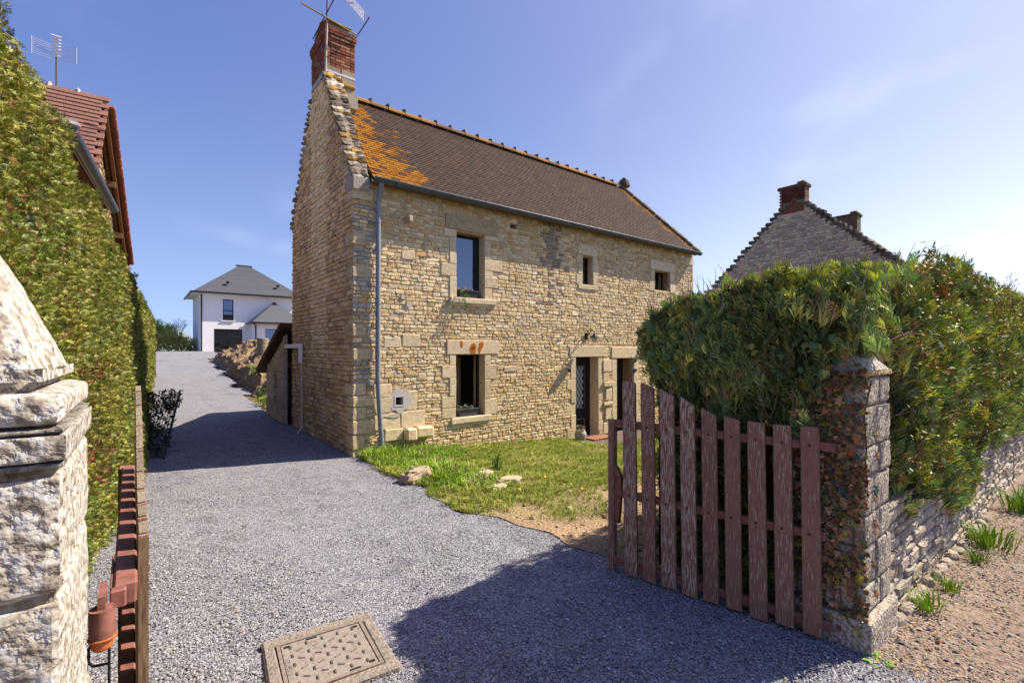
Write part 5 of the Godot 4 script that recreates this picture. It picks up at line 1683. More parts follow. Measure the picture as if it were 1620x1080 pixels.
# a block with roughened faces for stone seen from close by
func rough_block(mb: MB, x0: float, x1: float, y0: float, y1: float, z0: float, z1: float, n: int, amp: float, col: Color, rnd := 0.02) -> void:
	var c := Vector3(x0 + x1, y0 + y1, z0 + z1) / 2.0
	var h := Vector3(x1 - x0, y1 - y0, z1 - z0) / 2.0
	for ax in 3:
		for sg in [-1.0, 1.0]:
			var P := func(i: int, j: int) -> Vector3:
				var a := 2.0 * i / n - 1.0
				var b := 2.0 * j / n - 1.0
				var d := Vector3.ZERO
				d[ax] = sg
				d[(ax + 1) % 3] = a
				d[(ax + 2) % 3] = b
				var p := d * h
				# rounded corners
				var q := p.abs() - (h - Vector3.ONE * rnd)
				var e := Vector3(maxf(q.x, 0), maxf(q.y, 0), maxf(q.z, 0))
				if e.length() > rnd:
					var k := p.sign() * e * (rnd / e.length() - 1.0)
					p += k
				var w := c + p
				p += d.normalized() * amp * (bumpy.get_noise_3dv(w * 260.0) + 0.8 * bumpy.get_noise_3dv(w * 900.0 + Vector3(9, 9, 9)))
				return c + p
			for i in n:
				for j in n:
					var a: Vector3 = P.call(i, j)
					var b: Vector3 = P.call(i + 1, j)
					var d: Vector3 = P.call(i + 1, j + 1)
					var e: Vector3 = P.call(i, j + 1)
					if sg > 0: mb.quad(a, b, d, e, col)
					else: mb.quad(e, d, b, a, col)

func rough_cap(x0: float, x1: float, z0: float, z1: float, y0: float, y1: float, n: int, amp: float) -> MB:
	var mb := MB.new()
	var ap := Vector3((x0 + x1) / 2, y1, (z0 + z1) / 2)
	var cs := [Vector3(x0, y0, z1), Vector3(x1, y0, z1), Vector3(x1, y0, z0), Vector3(x0, y0, z0)]
	for s in 4:
		var a: Vector3 = cs[s]
		var b: Vector3 = cs[(s + 1) % 4]
		var P := func(i: int, j: int) -> Vector3:
			var t := 0.90 * float(j) / n
			var p := a.lerp(b, float(i) / n)
			var q2 := Vector2(p.x - ap.x, p.z - ap.z)
			var mx := maxf(absf(q2.x), absf(q2.y))
			q2 *= lerpf(1.0, mx * 1.10 / q2.length(), 0.25 + 0.45 * t)
			p = Vector3(ap.x + q2.x, p.y, ap.z + q2.y)
			p = p.lerp(Vector3(ap.x, p.y, ap.z), t)
			p.y = y0 + (y1 - y0) * (1.0 - pow(1.0 - t, 1.45))
			var o := (p - Vector3(ap.x, y0 - 0.1, ap.z)).normalized()
			return p + o * amp * (bumpy.get_noise_3dv(p * 260.0) + 0.8 * bumpy.get_noise_3dv(p * 900.0))
		for i in n:
			for j in n:
				mb.quad(P.call(i, j), P.call(i + 1, j), P.call(i + 1, j + 1), P.call(i, j + 1), Color.WHITE)
		mb.tri(P.call(0, n), P.call(n, n), ap + Vector3(0, -0.04, 0), Color.WHITE)
		mb.quad(b, a, a + Vector3(0, -0.02, 0), b + Vector3(0, -0.02, 0), Color.WHITE)
	return mb

func gateway() -> void:
	# left pillar, close to the camera
	var p := thing("gate_pillar", "weathered pale stone gate pillar with pyramid cap close by on the left", "pillar")
	var core := MB.new()
	core.span(Vector3(-3.78, -0.2, 7.45), Vector3(-3.30, 1.86, 7.93), Color(0.55, 0.5, 0.42))
	part("core", core, M.pillar, p)
	var y := 0.0
	var k := 0
	for hh in [0.34, 0.30, 0.27, 0.31, 0.13, 0.30, 0.205]:
		var j := -3.50 if k % 2 else -3.62
		for q in [[-3.79, j], [j + 0.012, -3.29]]:
			var m := MB.new()
			rough_block(m, q[0], q[1], y + 0.006, y + hh - 0.006, 7.44, 7.94, 16, 0.005, Color.WHITE * rng.randf_range(0.92, 1.08), 0.014)
			part("block", m, M.pillar, p)
		y += hh
		k += 1
	var mo := MB.new()
	for q in [[0.003, 1.858, 1.870, 0.5], [0.007, 1.871, 1.914, 0.85], [0.003, 1.915, 1.924, 0.5]]:
		rough_block(mo, -3.79 - q[0], -3.29 + q[0], q[1], q[2], 7.44 - q[0], 7.94 + q[0], 14, 0.0015, Color.WHITE * float(q[3]), 0.006)
	part("moulding", mo, M.pillar, p)
	var sl := MB.new()
	rough_block(sl, -3.79, -3.29, 1.925, 1.980, 7.44, 7.94, 16, 0.0025, Color(1.05, 1.05, 1.08), 0.02)
	part("top_slab", sl, M.pillar, p)
	var nk := MB.new()
	rough_block(nk, -3.745, -3.335, 1.975, 2.012, 7.485, 7.895, 12, 0.004, Color(0.95, 0.9, 0.85), 0.01)
	part("neck", nk, M.pillar, p)
	part("cap", rough_cap(-3.765, -3.315, 7.465, 7.915, 2.018, 2.42, 22, 0.005), M.pillar, p)
	var fo := MB.new()
	rough_block(fo, -3.42, -3.30, 1.15, 1.27, 7.33, 7.45, 8, 0.03, Color(0.8, 0.7, 0.6), 0.03)
	part("pintle_stone", fo, M.pillar, p)
	var f3 := MB.new()
	rough_block(f3, -3.40, -3.29, 0.92, 1.08, 7.34, 7.45, 8, 0.03, Color(0.75, 0.62, 0.5), 0.03)
	part("pintle_stone", f3, M.pillar, p)
	# right pillar
	p = thing("gate_pillar", "ivy-covered stone gate pillar at the right end of the open wooden gate", "pillar")
	core = MB.new()
	core.span(Vector3(0.72, -0.2, 7.46), Vector3(1.24, 1.86, 7.92), Color(0.6, 0.55, 0.48))
	part("core", core, M.pillar, p)
	y = -0.08
	k = 0
	for hh in [0.30, 0.20, 0.27, 0.22, 0.26, 0.21, 0.28, 0.20]:
		var j := 1.02 if k % 2 else 0.94
		for q in [[0.70, j], [j + 0.01, 1.26]]:
			var m := MB.new()
			rough_block(m, q[0] - (0.06 if y < 0.2 else 0.0), q[1], y + 0.006, y + hh - 0.006, 7.44, 7.94 + (0.05 if y < 0.2 else rng.randf_range(-0.01, 0.01)), 8, 0.008, Color(0.98, 0.93, 0.87) * rng.randf_range(0.85, 1.08), 0.018)
			part("block", m, M.pillar, p)
		y += hh
		k += 1
	var rl := MB.new()
	rough_block(rl, 0.69, 1.27, 1.865, 1.90, 7.43, 7.95, 12, 0.004, Color(0.95, 0.7, 0.4), 0.01)
	part("top_slab", rl, M.pillar, p)
	part("cap", rough_cap(0.695, 1.265, 7.435, 7.945, 1.905, 2.16, 12, 0.008), M.pillar, p)
	# garden wall along the lane
	var w := thing("garden_wall", "low rough stone garden wall beside the lane under the overhanging hedge", "wall")
	core = MB.new()
	core.span(Vector3(1.27, -0.7, 7.50), Vector3(15.0, 0.80, 7.855))
	part("wall_core", core, M.mortar, w)
	var sv := make_stones([Color(0.37, 0.325, 0.275), Color(0.41, 0.355, 0.29), Color(0.33, 0.295, 0.25), Color(0.44, 0.39, 0.33), Color(0.37, 0.30, 0.22)], 20, 91, 0.4)
	var list := courses(1.26, 15.0, -0.55, 0.86, [], Vector2(0.06, 0.13), Vector2(0.14, 0.40))
	lay(list, Transform3D(Basis(), Vector3(0, 0, 7.86)), Vector2(0.035, 0.065), sv, M.stone, "stone", w, 210, 0.009, 0.02)
	for q in 18:
		var m := MB.new()
		var x := 1.15 + q * 0.24 + rng.randf_range(-0.05, 0.05)
		var s := Vector3(rng.randf_range(0.05, 0.11), rng.randf_range(0.04, 0.07), rng.randf_range(0.04, 0.06))
		m.rock(Vector3(x, ground(x, 8.0) + 0.0, 7.96), s, 0.35, bumpy, Color(0.36, 0.31, 0.25) * rng.randf_range(0.8, 1.2), 10)
		part("footing_stone", m, M.stone, w)
	# the two leaves of the gate
	leaf_gate("wooden_gate", "open weathered brown picket gate leaf standing in shade beside the right pillar", Vector3(0.585, 0, 7.71), Vector3(0.243, 0, 6.12), 1.0)
	leaf_gate("wooden_gate", "brown picket gate leaf folded back edge-on against the left hedge", Vector3(-3.195, 0, 7.20), Vector3(-3.215, 0, 5.60), -1.0)
	# iron stay rod by the left pillar
	var ir := MB.new()
	ir.tube([Vector3(-3.255, 0.0, 7.36), Vector3(-3.255, 1.20, 7.36), Vector3(-3.255, 1.285, 7.36), Vector3(-3.262, 1.296, 7.355), Vector3(-3.285, 1.292, 7.345), Vector3(-3.297, 1.27, 7.34), Vector3(-3.297, 1.235, 7.34), Vector3(-3.285, 1.225, 7.345), Vector3(-3.258, 1.228, 7.358)], 0.0035, 6)
	tag(part("iron_rod", ir, M.black), "thin black iron rod bent to a loop at its top beside the left pillar", "rod")
	# ivy on the right pillar
	var iv := thing("ivy", "ivy with brown and green leaves climbing the shaded side of the right pillar", "ivy")
	var cols := [Color(0.28, 0.15, 0.08), Color(0.22, 0.16, 0.07), Color(0.20, 0.19, 0.07), Color(0.38, 0.18, 0.09), Color(0.15, 0.17, 0.07), Color(0.26, 0.12, 0.07), Color(0.46, 0.28, 0.17), Color(0.34, 0.33, 0.07), Color(0.07, 0.13, 0.08), Color(0.06, 0.12, 0.10)]
	var lv := []
	for q in cols.size(): lv.append(ivy_leaf(cols[q], 0.25 + 0.3 * (q % 3)))
	var n := 0
	while n < 285:
		var z := rng.randf_range(7.40, 7.97)
		var yy := rng.randf_range(0.12, 1.95)
		if yy < 0.45 and rng.randf() > 0.35 + 0.5 * smoothstep(7.5, 7.75, z): continue
		if yy > 1.45 and rng.randf() > 0.55: continue
		var pos := Vector3(0.672 - rng.randf() * 0.035, yy, z)
		var nn := Vector3(-1, rng.randf_range(-0.1, 0.6), rng.randf_range(-0.5, 0.6)).normalized()
		if z > 7.93:
			pos = Vector3(0.70 + 0.10 * rng.randf(), yy, 7.985)
			nn = Vector3(-0.4, 0.2, 1).normalized()
			if yy > 1.7: continue
		var dn := (Vector3(0, -1, 0) + Vector3(0, 0, rng.randf_range(-0.8, 0.8)) - nn * rng.randf_range(0.0, 0.3))
		dn = (dn - nn * dn.dot(nn)).normalized()
		var s := rng.randf_range(0.036, 0.066)
		var ci := rng.randi() % 7
		if rng.randf() < 0.12: ci = 7 + rng.randi() % 3
		part("ivy_leaf", lv[ci], M.dryleaf, iv, Transform3D(Basis(dn.cross(nn), dn, nn).scaled(Vector3.ONE * s), pos))
		n += 1
	var dm := MB.new()
	for kd in 4:
		var bb := Basis.from_euler(Vector3(kd * 1.7, kd * 2.3, kd))
		dm.quad(bb * Vector3(0, -0.5, 0), bb * Vector3(0.4, 0, 0.1), bb * Vector3(0, 0.6, 0), bb * Vector3(-0.4, 0, 0.1), Color.WHITE)
	var dx2 := []
	var dc2 := []
	for kd in 1900:
		var yy := rng.randf_range(0.1, 1.95)
		var z := rng.randf_range(7.38, 7.96)
		if bumpy.get_noise_2d(yy * 130.0, z * 130.0) < -0.12 - 0.25 * smoothstep(0.4, 1.0, yy): continue
		dx2.append(Transform3D(Basis.from_euler(Vector3(rng.randf() * 6, rng.randf() * 6, rng.randf() * 6)).scaled(Vector3.ONE * rng.randf_range(0.02, 0.045)), Vector3(0.685 - 0.05 * rng.randf(), yy, z)))
		dc2.append((cols[rng.randi() % 8] as Color) * rng.randf_range(0.7, 1.4))
	scatter("dry_leaves", dm.mesh(), M.dryleaf, dx2, dc2, iv)
	for q in 7:
		var m := MB.new()
		var z := rng.randf_range(7.5, 7.9)
		var pts := []
		for t in 9:
			pts.append(Vector3(0.688, t * 0.23, z))
			z += rng.randf_range(-0.05, 0.05)
		m.tube(pts, 0.006, 5, Color(1.2, 0.9, 0.7))
		part("ivy_stem", m, M.bark, iv)
	# larger glossy ivy in the hedge above the pillar
	var iv2 := thing("ivy", "glossy blue-green ivy leaves spilling from the hedge above the right pillar", "ivy")
	var gl := [ivy_leaf(Color(0.075, 0.135, 0.075), 0.3), ivy_leaf(Color(0.10, 0.17, 0.075), 0.5), ivy_leaf(Color(0.10, 0.15, 0.05), 0.35), ivy_leaf(Color(0.30, 0.29, 0.06), 0.4)]
	for q in 60:
		var pos := Vector3(0.48 + rng.randf_range(-0.06, 0.10), rng.randf_range(1.85, 2.25), rng.randf_range(7.2, 7.9))
		if q > 22: pos = Vector3(0.44 + rng.randf_range(-0.08, 0.08), rng.randf_range(1.85, 2.4), rng.randf_range(6.2, 7.5))
		if q > 48: pos = Vector3(rng.randf_range(1.4, 3.2), rng.randf_range(0.85, 2.3), 8.14)
		var nn := Vector3(-1, rng.randf_range(0.0, 0.9), rng.randf_range(-0.3, 0.8)).normalized()
		if q > 48: nn = Vector3(rng.randf_range(-0.6, 0.2), 0.4, 1).normalized()
		var dn := Vector3(0, -1, rng.randf_range(-0.7, 0.7))
		dn = (dn - nn * dn.dot(nn)).normalized()
		var s := rng.randf_range(0.04, 0.07) * (1.0 if q else 1.25)
		part("ivy_leaf", gl[3 if rng.randf() < 0.15 else rng.randi() % 3], M.leaf, iv2, Transform3D(Basis(dn.cross(nn), dn, nn).scaled(Vector3.ONE * s), pos))

func leaf_gate(called: String, label: String, hinge: Vector3, far: Vector3, side: float) -> void:
	var dir := (far - hinge)
	var L := dir.length()
	dir /= L
	var g := thing(called, label, "gate", hinge)
	# local x runs from the hinge along the leaf, z towards the boards' outer face
	var out := Vector3(dir.z, 0, -dir.x) * side
	g.basis = Basis(dir, Vector3.UP, dir.cross(Vector3.UP))
	var zs := 1.0 if g.basis.z.dot(out) > 0 else -1.0
	var tops := [1.50, 1.495, 1.50, 1.515, 1.55, 1.625, 1.685, 1.735, 1.76]
	if side < 0: tops = [1.50, 1.505, 1.51, 1.53, 1.575, 1.65, 1.73, 1.80, 1.84]
	for k in 9:
		var x := 0.07 + k * 0.1735
		var w := 0.118 + rng.randf_range(-0.006, 0.006)
		var a: float = tops[k]
		var rise: float = (tops[mini(k + 1, 8)] - tops[maxi(k - 1, 0)]) * 0.25
		var lean := (0.020 if side > 0 else 0.0) + rng.randf_range(-0.004, 0.004)
		var m := MB.new()
		var b := rng.randf_range(0.015, 0.04)
		var o := PackedVector2Array([Vector2(x - w / 2 - lean, b), Vector2(x + w / 2 - lean, b + rng.randf_range(-0.008, 0.008)), Vector2(x + w / 2 - 0.002, a + rise - 0.006), Vector2(x + w / 2 - 0.008, a + rise), Vector2(x - w / 2 + 0.008, a - rise), Vector2(x - w / 2, a - rise - 0.006)])
		m.prism(o, 0.0 if zs > 0 else -0.024, 0.024 if zs > 0 else 0.0, Color.WHITE * rng.randf_range(0.85, 1.15))
		var board := part("board", m, [M.paint_sound, M.paint, M.paint, M.paint_sound, M.paint, M.paint_worn, M.paint_worn, M.paint, M.paint_worn][k], g)
		var e := MB.new()
		e.prism(PackedVector2Array([Vector2(x - w / 2 + 0.004, a - rise + 0.0005), Vector2(x + w / 2 - 0.004, a + rise + 0.0005), Vector2(x + w / 2 - 0.004, a + rise + 0.003), Vector2(x - w / 2 + 0.004, a - rise + 0.003)]), 0.001 if zs > 0 else -0.023, 0.023 if zs > 0 else -0.001, Color.WHITE * rng.randf_range(0.7, 1.4))
		part("worn_end", e, M.barewood, board)
		var we := MB.new()
		for sgn: float in [-1.0, 1.0]:
			var ea := Vector2(x + sgn * w / 2 - lean, b + 0.01)
			var eb := Vector2(x + sgn * (w / 2) - (0.002 if sgn > 0 else 0.0), a + sgn * rise - 0.012)
			var dx := 0.0012 * sgn
			we.prism(PackedVector2Array([ea + Vector2(-dx * 2.0, 0), ea + Vector2(dx, 0), eb + Vector2(dx, 0), eb + Vector2(-dx * 2.0, 0)]), -0.0005 if zs > 0 else -0.0245, 0.0245 if zs > 0 else 0.0005, Color(0.8, 0.62, 0.5) * rng.randf_range(0.7, 1.3))
		part("worn_edge", we, M.barewood, board)
		for yy in [1.37, 0.74]:
			var s := MB.new()
			s.lathe([Vector2(0, 0.004), Vector2(0.010, 0.003), Vector2(0.011, 0)], 8, Color(0.35, 0.3, 0.3))
			part("bolt", s, M.rail, board, Transform3D(Basis(Vector3.RIGHT, PI / 2 * zs), Vector3(x, yy, 0.0242 * zs)))
	for q in [[1.335, 1.40, -0.08], [0.70, 0.765, -0.02], [0.075, 0.145, -0.06]]:
		var m := MB.new()
		var x0: float = q[2]
		m.cbox(Transform3D(Basis(), Vector3((x0 + L + 0.05) / 2, (q[0] + q[1]) / 2, -0.030 * zs)), Vector3(L + 0.05 - x0, q[1] - q[0], 0.054), 0.006, Color.WHITE, 0.001, rng)
		part("rail", m, M.rail, g)
	var st := MB.new()
	st.cbox(Transform3D(Basis(), Vector3(L + 0.02, 0.70, -0.036 * zs)), Vector3(0.055, 1.40, 0.075), 0.008, Color.WHITE, 0.003, rng)
	part("latch_post", st, M.paint, g)
	var bl := MB.new()
	bl.prism(PackedVector2Array([Vector2(L - 0.01, 0.45), Vector2(L - 0.01, 0.98), Vector2(L - 0.035, 0.96), Vector2(L - 0.075, 0.88), Vector2(L - 0.075, 0.72), Vector2(L - 0.05, 0.45)]), -0.060 if zs > 0 else 0.015, -0.015 if zs > 0 else 0.060, Color.WHITE)
	part("latch_block", bl, M.rail, g)
	for yy in [1.37, 0.11]:
		var s := MB.new()
		s.cbox(Transform3D(Basis(), Vector3(0.06, yy, -0.061 * zs)), Vector3(0.26, 0.045, 0.006), 0.002, Color(1.1, 1.0, 1.0))
		s.cbox(Transform3D(Basis(), Vector3(-0.095, yy, -0.045 * zs)), Vector3(0.03, 0.05, 0.036), 0.004, Color(1.1, 1.0, 1.0))
		part("hinge_strap", s, M.rail, g)
	var hy := 1.335 if side < 0 else 1.37
	var hc := MB.new()
	hc.lathe([Vector2(0.0, 0.042), Vector2(0.022, 0.042), Vector2(0.028, 0.045), Vector2(0.028, -0.025), Vector2(0.0, -0.026)], 18, Color(1.5, 1.3, 1.2))
	var hcp := part("hinge_collar", hc, M.rail, g, Transform3D(Basis(), Vector3(-0.165, hy, -0.075 * zs)))
	hc = MB.new()
	hc.lathe([Vector2(0.0, -0.0265), Vector2(0.0295, -0.0265), Vector2(0.031, -0.029), Vector2(0.029, -0.034), Vector2(0.024, -0.036), Vector2(0.023, -0.054), Vector2(0.018, -0.060), Vector2(0.0, -0.060)], 18, Color.WHITE)
	part("hinge_cup", hc, M.terracotta, hcp)
	var hb := MB.new()
	hb.span(Vector3(-0.17, hy + 0.01, -0.075 * zs - 0.01), Vector3(-0.06, hy + 0.075, -0.075 * zs + 0.006))
	part("hinge_arm", hb, M.rail, g)

func tuft(n: int, wide: float, sd: int) -> MB:
	var m := MB.new()
	var r := RandomNumberGenerator.new()
	r.seed = sd
	for k in n:
		var a := r.randf() * TAU
		var o := Vector3(cos(a), 0, sin(a)) * r.randf() * wide
		var l := Vector3(cos(a + r.randf_range(-1, 1)), 0, sin(a + r.randf_range(-1, 1))) * r.randf_range(0.15, 0.75)
		var hh := r.randf_range(0.6, 1.1)
		var w := Vector3(-sin(a), 0, cos(a)) * 0.035
		var p1 := o + l * 0.35 + Vector3(0, hh * 0.6, 0)
		var p2 := o + l + Vector3(0, hh * r.randf_range(0.7, 1.0), 0)
		var cc := Color.WHITE * r.randf_range(0.8, 1.2)
		m.quad(o - w, o + w, p1 + w * 0.8, p1 - w * 0.8, cc)
		m.tri(p1 - w * 0.8, p1 + w * 0.8, p2, cc)
	return m

func weed(label: String, at: Vector3, n: int, s: float, col: Color, group := "") -> void:
	var t := thing("weed_tuft", label, "weeds", at, rng.randf() * TAU, group)
	var m := MB.new()
	m.add(tuft(n * 2, 0.8, rng.randi()), Transform3D(Basis.from_scale(Vector3(s, s, s)), Vector3.ZERO), col)
	part("blades", m, M.grass, t)

func planter(label: String, at: Vector3, box_col: Color, flowers: Array, sd: int) -> void:
	var t := thing("flower_box", label, "flower box", at, 0.0, "flower boxes on the front window sills")
	var m := MB.new()
	var a := 0.52
	var o := [Vector3(-a / 2 + 0.03, 0, -0.07), Vector3(a / 2 - 0.03, 0, -0.07), Vector3(a / 2 - 0.03, 0, 0.07), Vector3(-a / 2 + 0.03, 0, 0.07)]
	var u := [Vector3(-a / 2, 0.17, -0.09), Vector3(a / 2, 0.17, -0.09), Vector3(a / 2, 0.17, 0.09), Vector3(-a / 2, 0.17, 0.09)]
	for k in 4: m.quad(o[(k + 1) % 4], o[k], u[k], u[(k + 1) % 4], box_col)
	m.quad(o[0], o[1], o[2], o[3], box_col)
	part("trough", m, M.plain, t)
	var r := MB.new()
	r.span(Vector3(-a / 2 - 0.01, 0.155, 0.085), Vector3(a / 2 + 0.01, 0.18, 0.10), box_col * 1.2); r.span(Vector3(-a / 2 - 0.01, 0.155, -0.10), Vector3(a / 2 + 0.01, 0.18, -0.085), box_col * 1.2)
	r.span(Vector3(-a / 2 - 0.01, 0.155, -0.085), Vector3(-a / 2 + 0.005, 0.18, 0.085), box_col * 1.2); r.span(Vector3(a / 2 - 0.005, 0.155, -0.085), Vector3(a / 2 + 0.01, 0.18, 0.085), box_col * 1.2)
	part("rim", r, M.plain, t)
	var so := MB.new()
	so.span(Vector3(-a / 2 + 0.012, 0.12, -0.08), Vector3(a / 2 - 0.012, 0.145, 0.08), Color(0.05, 0.035, 0.025))
	part("soil", so, M.plain, t)
	var q := RandomNumberGenerator.new()
	q.seed = sd
	var lc := leaf_cluster()
	for k in 9:
		var pl := MB.new()
		var p := Vector3(-a / 2 + 0.04 + k * 0.045, 0.19 + q.randf_range(-0.01, 0.025), q.randf_range(-0.03, 0.05))
		pl.add(lc, Transform3D(Basis.from_euler(Vector3(q.randf() * 6, q.randf() * 6, 0)).scaled(Vector3.ONE * q.randf_range(0.07, 0.10)), p), flowers[k % flowers.size()])
		pl.add(lc, Transform3D(Basis.from_euler(Vector3(q.randf() * 6, q.randf() * 6, 0)).scaled(Vector3.ONE * 0.07), p + Vector3(0.01, -0.03, 0)), Color(0.05, 0.10, 0.03))
		part("flower", pl, M.leaf, t)

func small_things() -> void:
	planter("dark flower box with pale pink flowers on the upper window sill", Vector3(2.64, 3.21, -0.10), Color(0.028, 0.03, 0.042), [Color(0.45, 0.30, 0.28), Color(0.34, 0.33, 0.08), Color(0.36, 0.20, 0.22), Color(0.5, 0.42, 0.36)], 1)
	planter("grey flower box with purple and white flowers on the lower window sill", Vector3(2.64, 0.55, -0.10), Color(0.075, 0.078, 0.085), [Color(0.10, 0.22, 0.03), Color(0.36, 0.25, 0.42), Color(0.55, 0.52, 0.45), Color(0.06, 0.13, 0.06), Color(0.48, 0.47, 0.42)], 2)
	# plant rooted in the upper sill
	var sp := thing("sill_plant", "bright green weed hanging from the left end of the upper window sill", "plant", Vector3(2.42, 3.16, 0.09))
	var sm := MB.new()
	var lc := leaf_cluster()
	for k in 16:
		var p := Vector3(rng.randf_range(-0.07, 0.09), 0.18 - 0.028 * k, rng.randf_range(0.0, 0.10))
		sm.add(lc, Transform3D(Basis.from_euler(Vector3(rng.randf() * 6, rng.randf() * 6, 0)).scaled(Vector3.ONE * rng.randf_range(0.05, 0.085)), p), Color(0.10, 0.24, 0.02).lerp(Color(0.10, 0.15, 0.05), k / 15.0))
	part("leaves", sm, M.leaf, sp)
	var ss := MB.new()
	ss.tube([Vector3(0, 0, -0.05), Vector3(0.01, 0.0, 0.05), Vector3(0.02, -0.25, 0.06)], 0.006, 5, Color(0.10, 0.14, 0.04))
	part("stem", ss, M.plain, sp)
	# lamp over the door
	var l := thing("wall_lamp", "black scrolled iron lantern on the stone wall above the front door", "lamp", Vector3(6.45, 2.38, 0))
	var m := MB.new()
	m.span(Vector3(-0.05, -0.05, -0.02), Vector3(0.05, 0.12, 0.03), Color.WHITE, 0.01)
	part("wall_plate", m, M.black, l)
	m = MB.new()
	var pts := []
	for k in 15:
		var a := -0.9 + 3.6 * k / 14.0
		pts.append(Vector3(0.0, 0.08 + 0.13 * sin(a), 0.17 - 0.14 * cos(a)))
	m.tube(pts, 0.014, 7)
	m.tube([Vector3(0, 0.02, 0.03), Vector3(0, 0.12, 0.12), Vector3(0, 0.20, 0.2)], 0.01, 6)
	part("arm", m, M.black, l)
	m = MB.new()
	m.lathe([Vector2(0.015, 0.12), Vector2(0.03, 0.09), Vector2(0.05, 0.06), Vector2(0.13, 0.0), Vector2(0.125, -0.012), Vector2(0.04, 0.03), Vector2(0.0, 0.03)], 14)
	part("shade", m, M.black, l, Transform3D(Basis(), Vector3(0, 0.0, 0.30)))
	m = MB.new()
	m.lathe([Vector2(0.08, -0.01), Vector2(0.075, -0.10), Vector2(0.05, -0.13), Vector2(0.0, -0.135)], 10, Color(0.5, 0.48, 0.42))
	part("glass_globe", m, M.plain, l, Transform3D(Basis(), Vector3(0, 0.0, 0.30)))
	# pots at the door, mat
	var dy := ground(6.4, 0.5) + 0.05
	var pt := thing("stone_pot", "squat pale stone pot with low plant left of the front door", "pot", Vector3(5.93, dy - 0.02, 0.28))
	m = MB.new()
	m.lathe([Vector2(0, 0), Vector2(0.11, 0), Vector2(0.13, 0.03), Vector2(0.16, 0.14), Vector2(0.15, 0.20), Vector2(0.12, 0.24), Vector2(0.13, 0.26), Vector2(0.10, 0.26), Vector2(0.09, 0.22), Vector2(0, 0.22)], 16, Color(1.0, 0.95, 0.9))
	part("bowl", m, M.concrete, pt)
	m = MB.new()
	for k in 10: m.add(lc, Transform3D(Basis.from_euler(Vector3(k, k * 2, 0)).scaled(Vector3.ONE * 0.10), Vector3(rng.randf_range(-0.07, 0.07), 0.28 + rng.randf() * 0.08, rng.randf_range(-0.07, 0.07))), Color(0.16, 0.15, 0.09))
	part("plant", m, M.leaf, pt)
	pt = thing("flower_pot", "tall white flower pot with green plant between the two front doors", "pot", Vector3(7.25, dy, 0.22))
	m = MB.new()
	m.lathe([Vector2(0, 0), Vector2(0.075, 0), Vector2(0.11, 0.28), Vector2(0.12, 0.30), Vector2(0.095, 0.30), Vector2(0.09, 0.27), Vector2(0, 0.27)], 16, Color(0.55, 0.55, 0.6))
	part("pot_body", m, M.plain, pt)
	m = MB.new()
	for k in 12: m.add(lc, Transform3D(Basis.from_euler(Vector3(k, k * 2, 0)).scaled(Vector3.ONE * 0.10), Vector3(rng.randf_range(-0.08, 0.08), 0.34 + rng.randf() * 0.08, rng.randf_range(-0.08, 0.08))), Color(0.14, 0.30, 0.02))
	part("plant", m, M.leaf, pt)
	var dmat := thing("doormat", "striped orange and blue doormat on the paving before the front door", "doormat", Vector3(6.5, dy + 0.008, 0.42))
	var sc := [Color(0.40, 0.14, 0.03), Color(0.05, 0.07, 0.20), Color(0.45, 0.22, 0.05), Color(0.08, 0.08, 0.09), Color(0.36, 0.10, 0.03)]
	for k in 14:
		m = MB.new()
		m.span(Vector3(-0.42 + k * 0.06, 0, -0.22), Vector3(-0.362 + k * 0.06, 0.018, 0.22), sc[k % 5])
		part("stripe", m, M.plain, dmat)
	# the aerial on the chimney
	var an := thing("tv_antenna", "large old roof aerial with yellowed boom strapped to the brick chimney of the stone house", "antenna", Vector3.ZERO)
	m = MB.new()
	m.tube([Vector3(-0.03, 7.92, -1.63), Vector3(-0.02, 8.4, -1.62), Vector3(0.0, 9.2, -1.60)], 0.024, 7, Color(0.36, 0.31, 0.27))
	m.tube([Vector3(0.0, 9.2, -1.60), Vector3(0.02, 10.6, -1.58)], 0.02, 7, Color(0.10, 0.06, 0.05))
	part("mast", m, M.plain, an)
	m = MB.new()
	m.tube([Vector3(-0.54, 9.33, -1.57), Vector3(0.66, 9.13, -1.57)], 0.017, 7)
	part("boom", m, M.brass, an)
	for q in [[Vector3(0.66, 9.13, -1.62), Vector3(0.70, 9.12, -2.2), 0.0], [Vector3(0.66, 9.13, -1.55), Vector3(0.66, 9.15, -0.85), 0.0], [Vector3(-0.05, 9.26, -1.5), Vector3(-0.05, 9.28, -0.7), 0.0], [Vector3(-0.05, 9.26, -1.6), Vector3(-0.05, 9.24, -2.5), 0.0]]:
		m = MB.new()
		m.tube([q[0], q[1]], 0.011, 6, Color(0.03, 0.03, 0.035))
		part("rod", m, M.plain, an)
	m = MB.new()
	for k in 9: m.tube([Vector3(0.28, 9.86 - k * 0.018, -1.3 - k * 0.01), Vector3(0.74, 9.52 - k * 0.018, -1.3 - k * 0.01)], 0.004, 4)
	m.tube([Vector3(0.74, 9.54, -1.3), Vector3(0.75, 9.36, -1.38)], 0.008, 4); m.tube([Vector3(0.28, 9.88, -1.3), Vector3(0.29, 9.70, -1.38)], 0.008, 4); m.tube([Vector3(0.01, 9.85, -1.59), Vector3(0.5, 9.66, -1.33)], 0.010, 5)
	part("grid_reflector", m, M.alu, an)
	m = MB.new()
	m.tube([Vector3(-0.02, 8.35, -1.70), Vector3(-0.05, 8.15, -1.75), Vector3(-0.03, 8.0, -1.85), Vector3(-0.04, 7.95, -1.8)], 0.009, 5, Color(0.10, 0.12, 0.2))
	part("cable", m, M.plain, an)
	# manhole
	manhole()
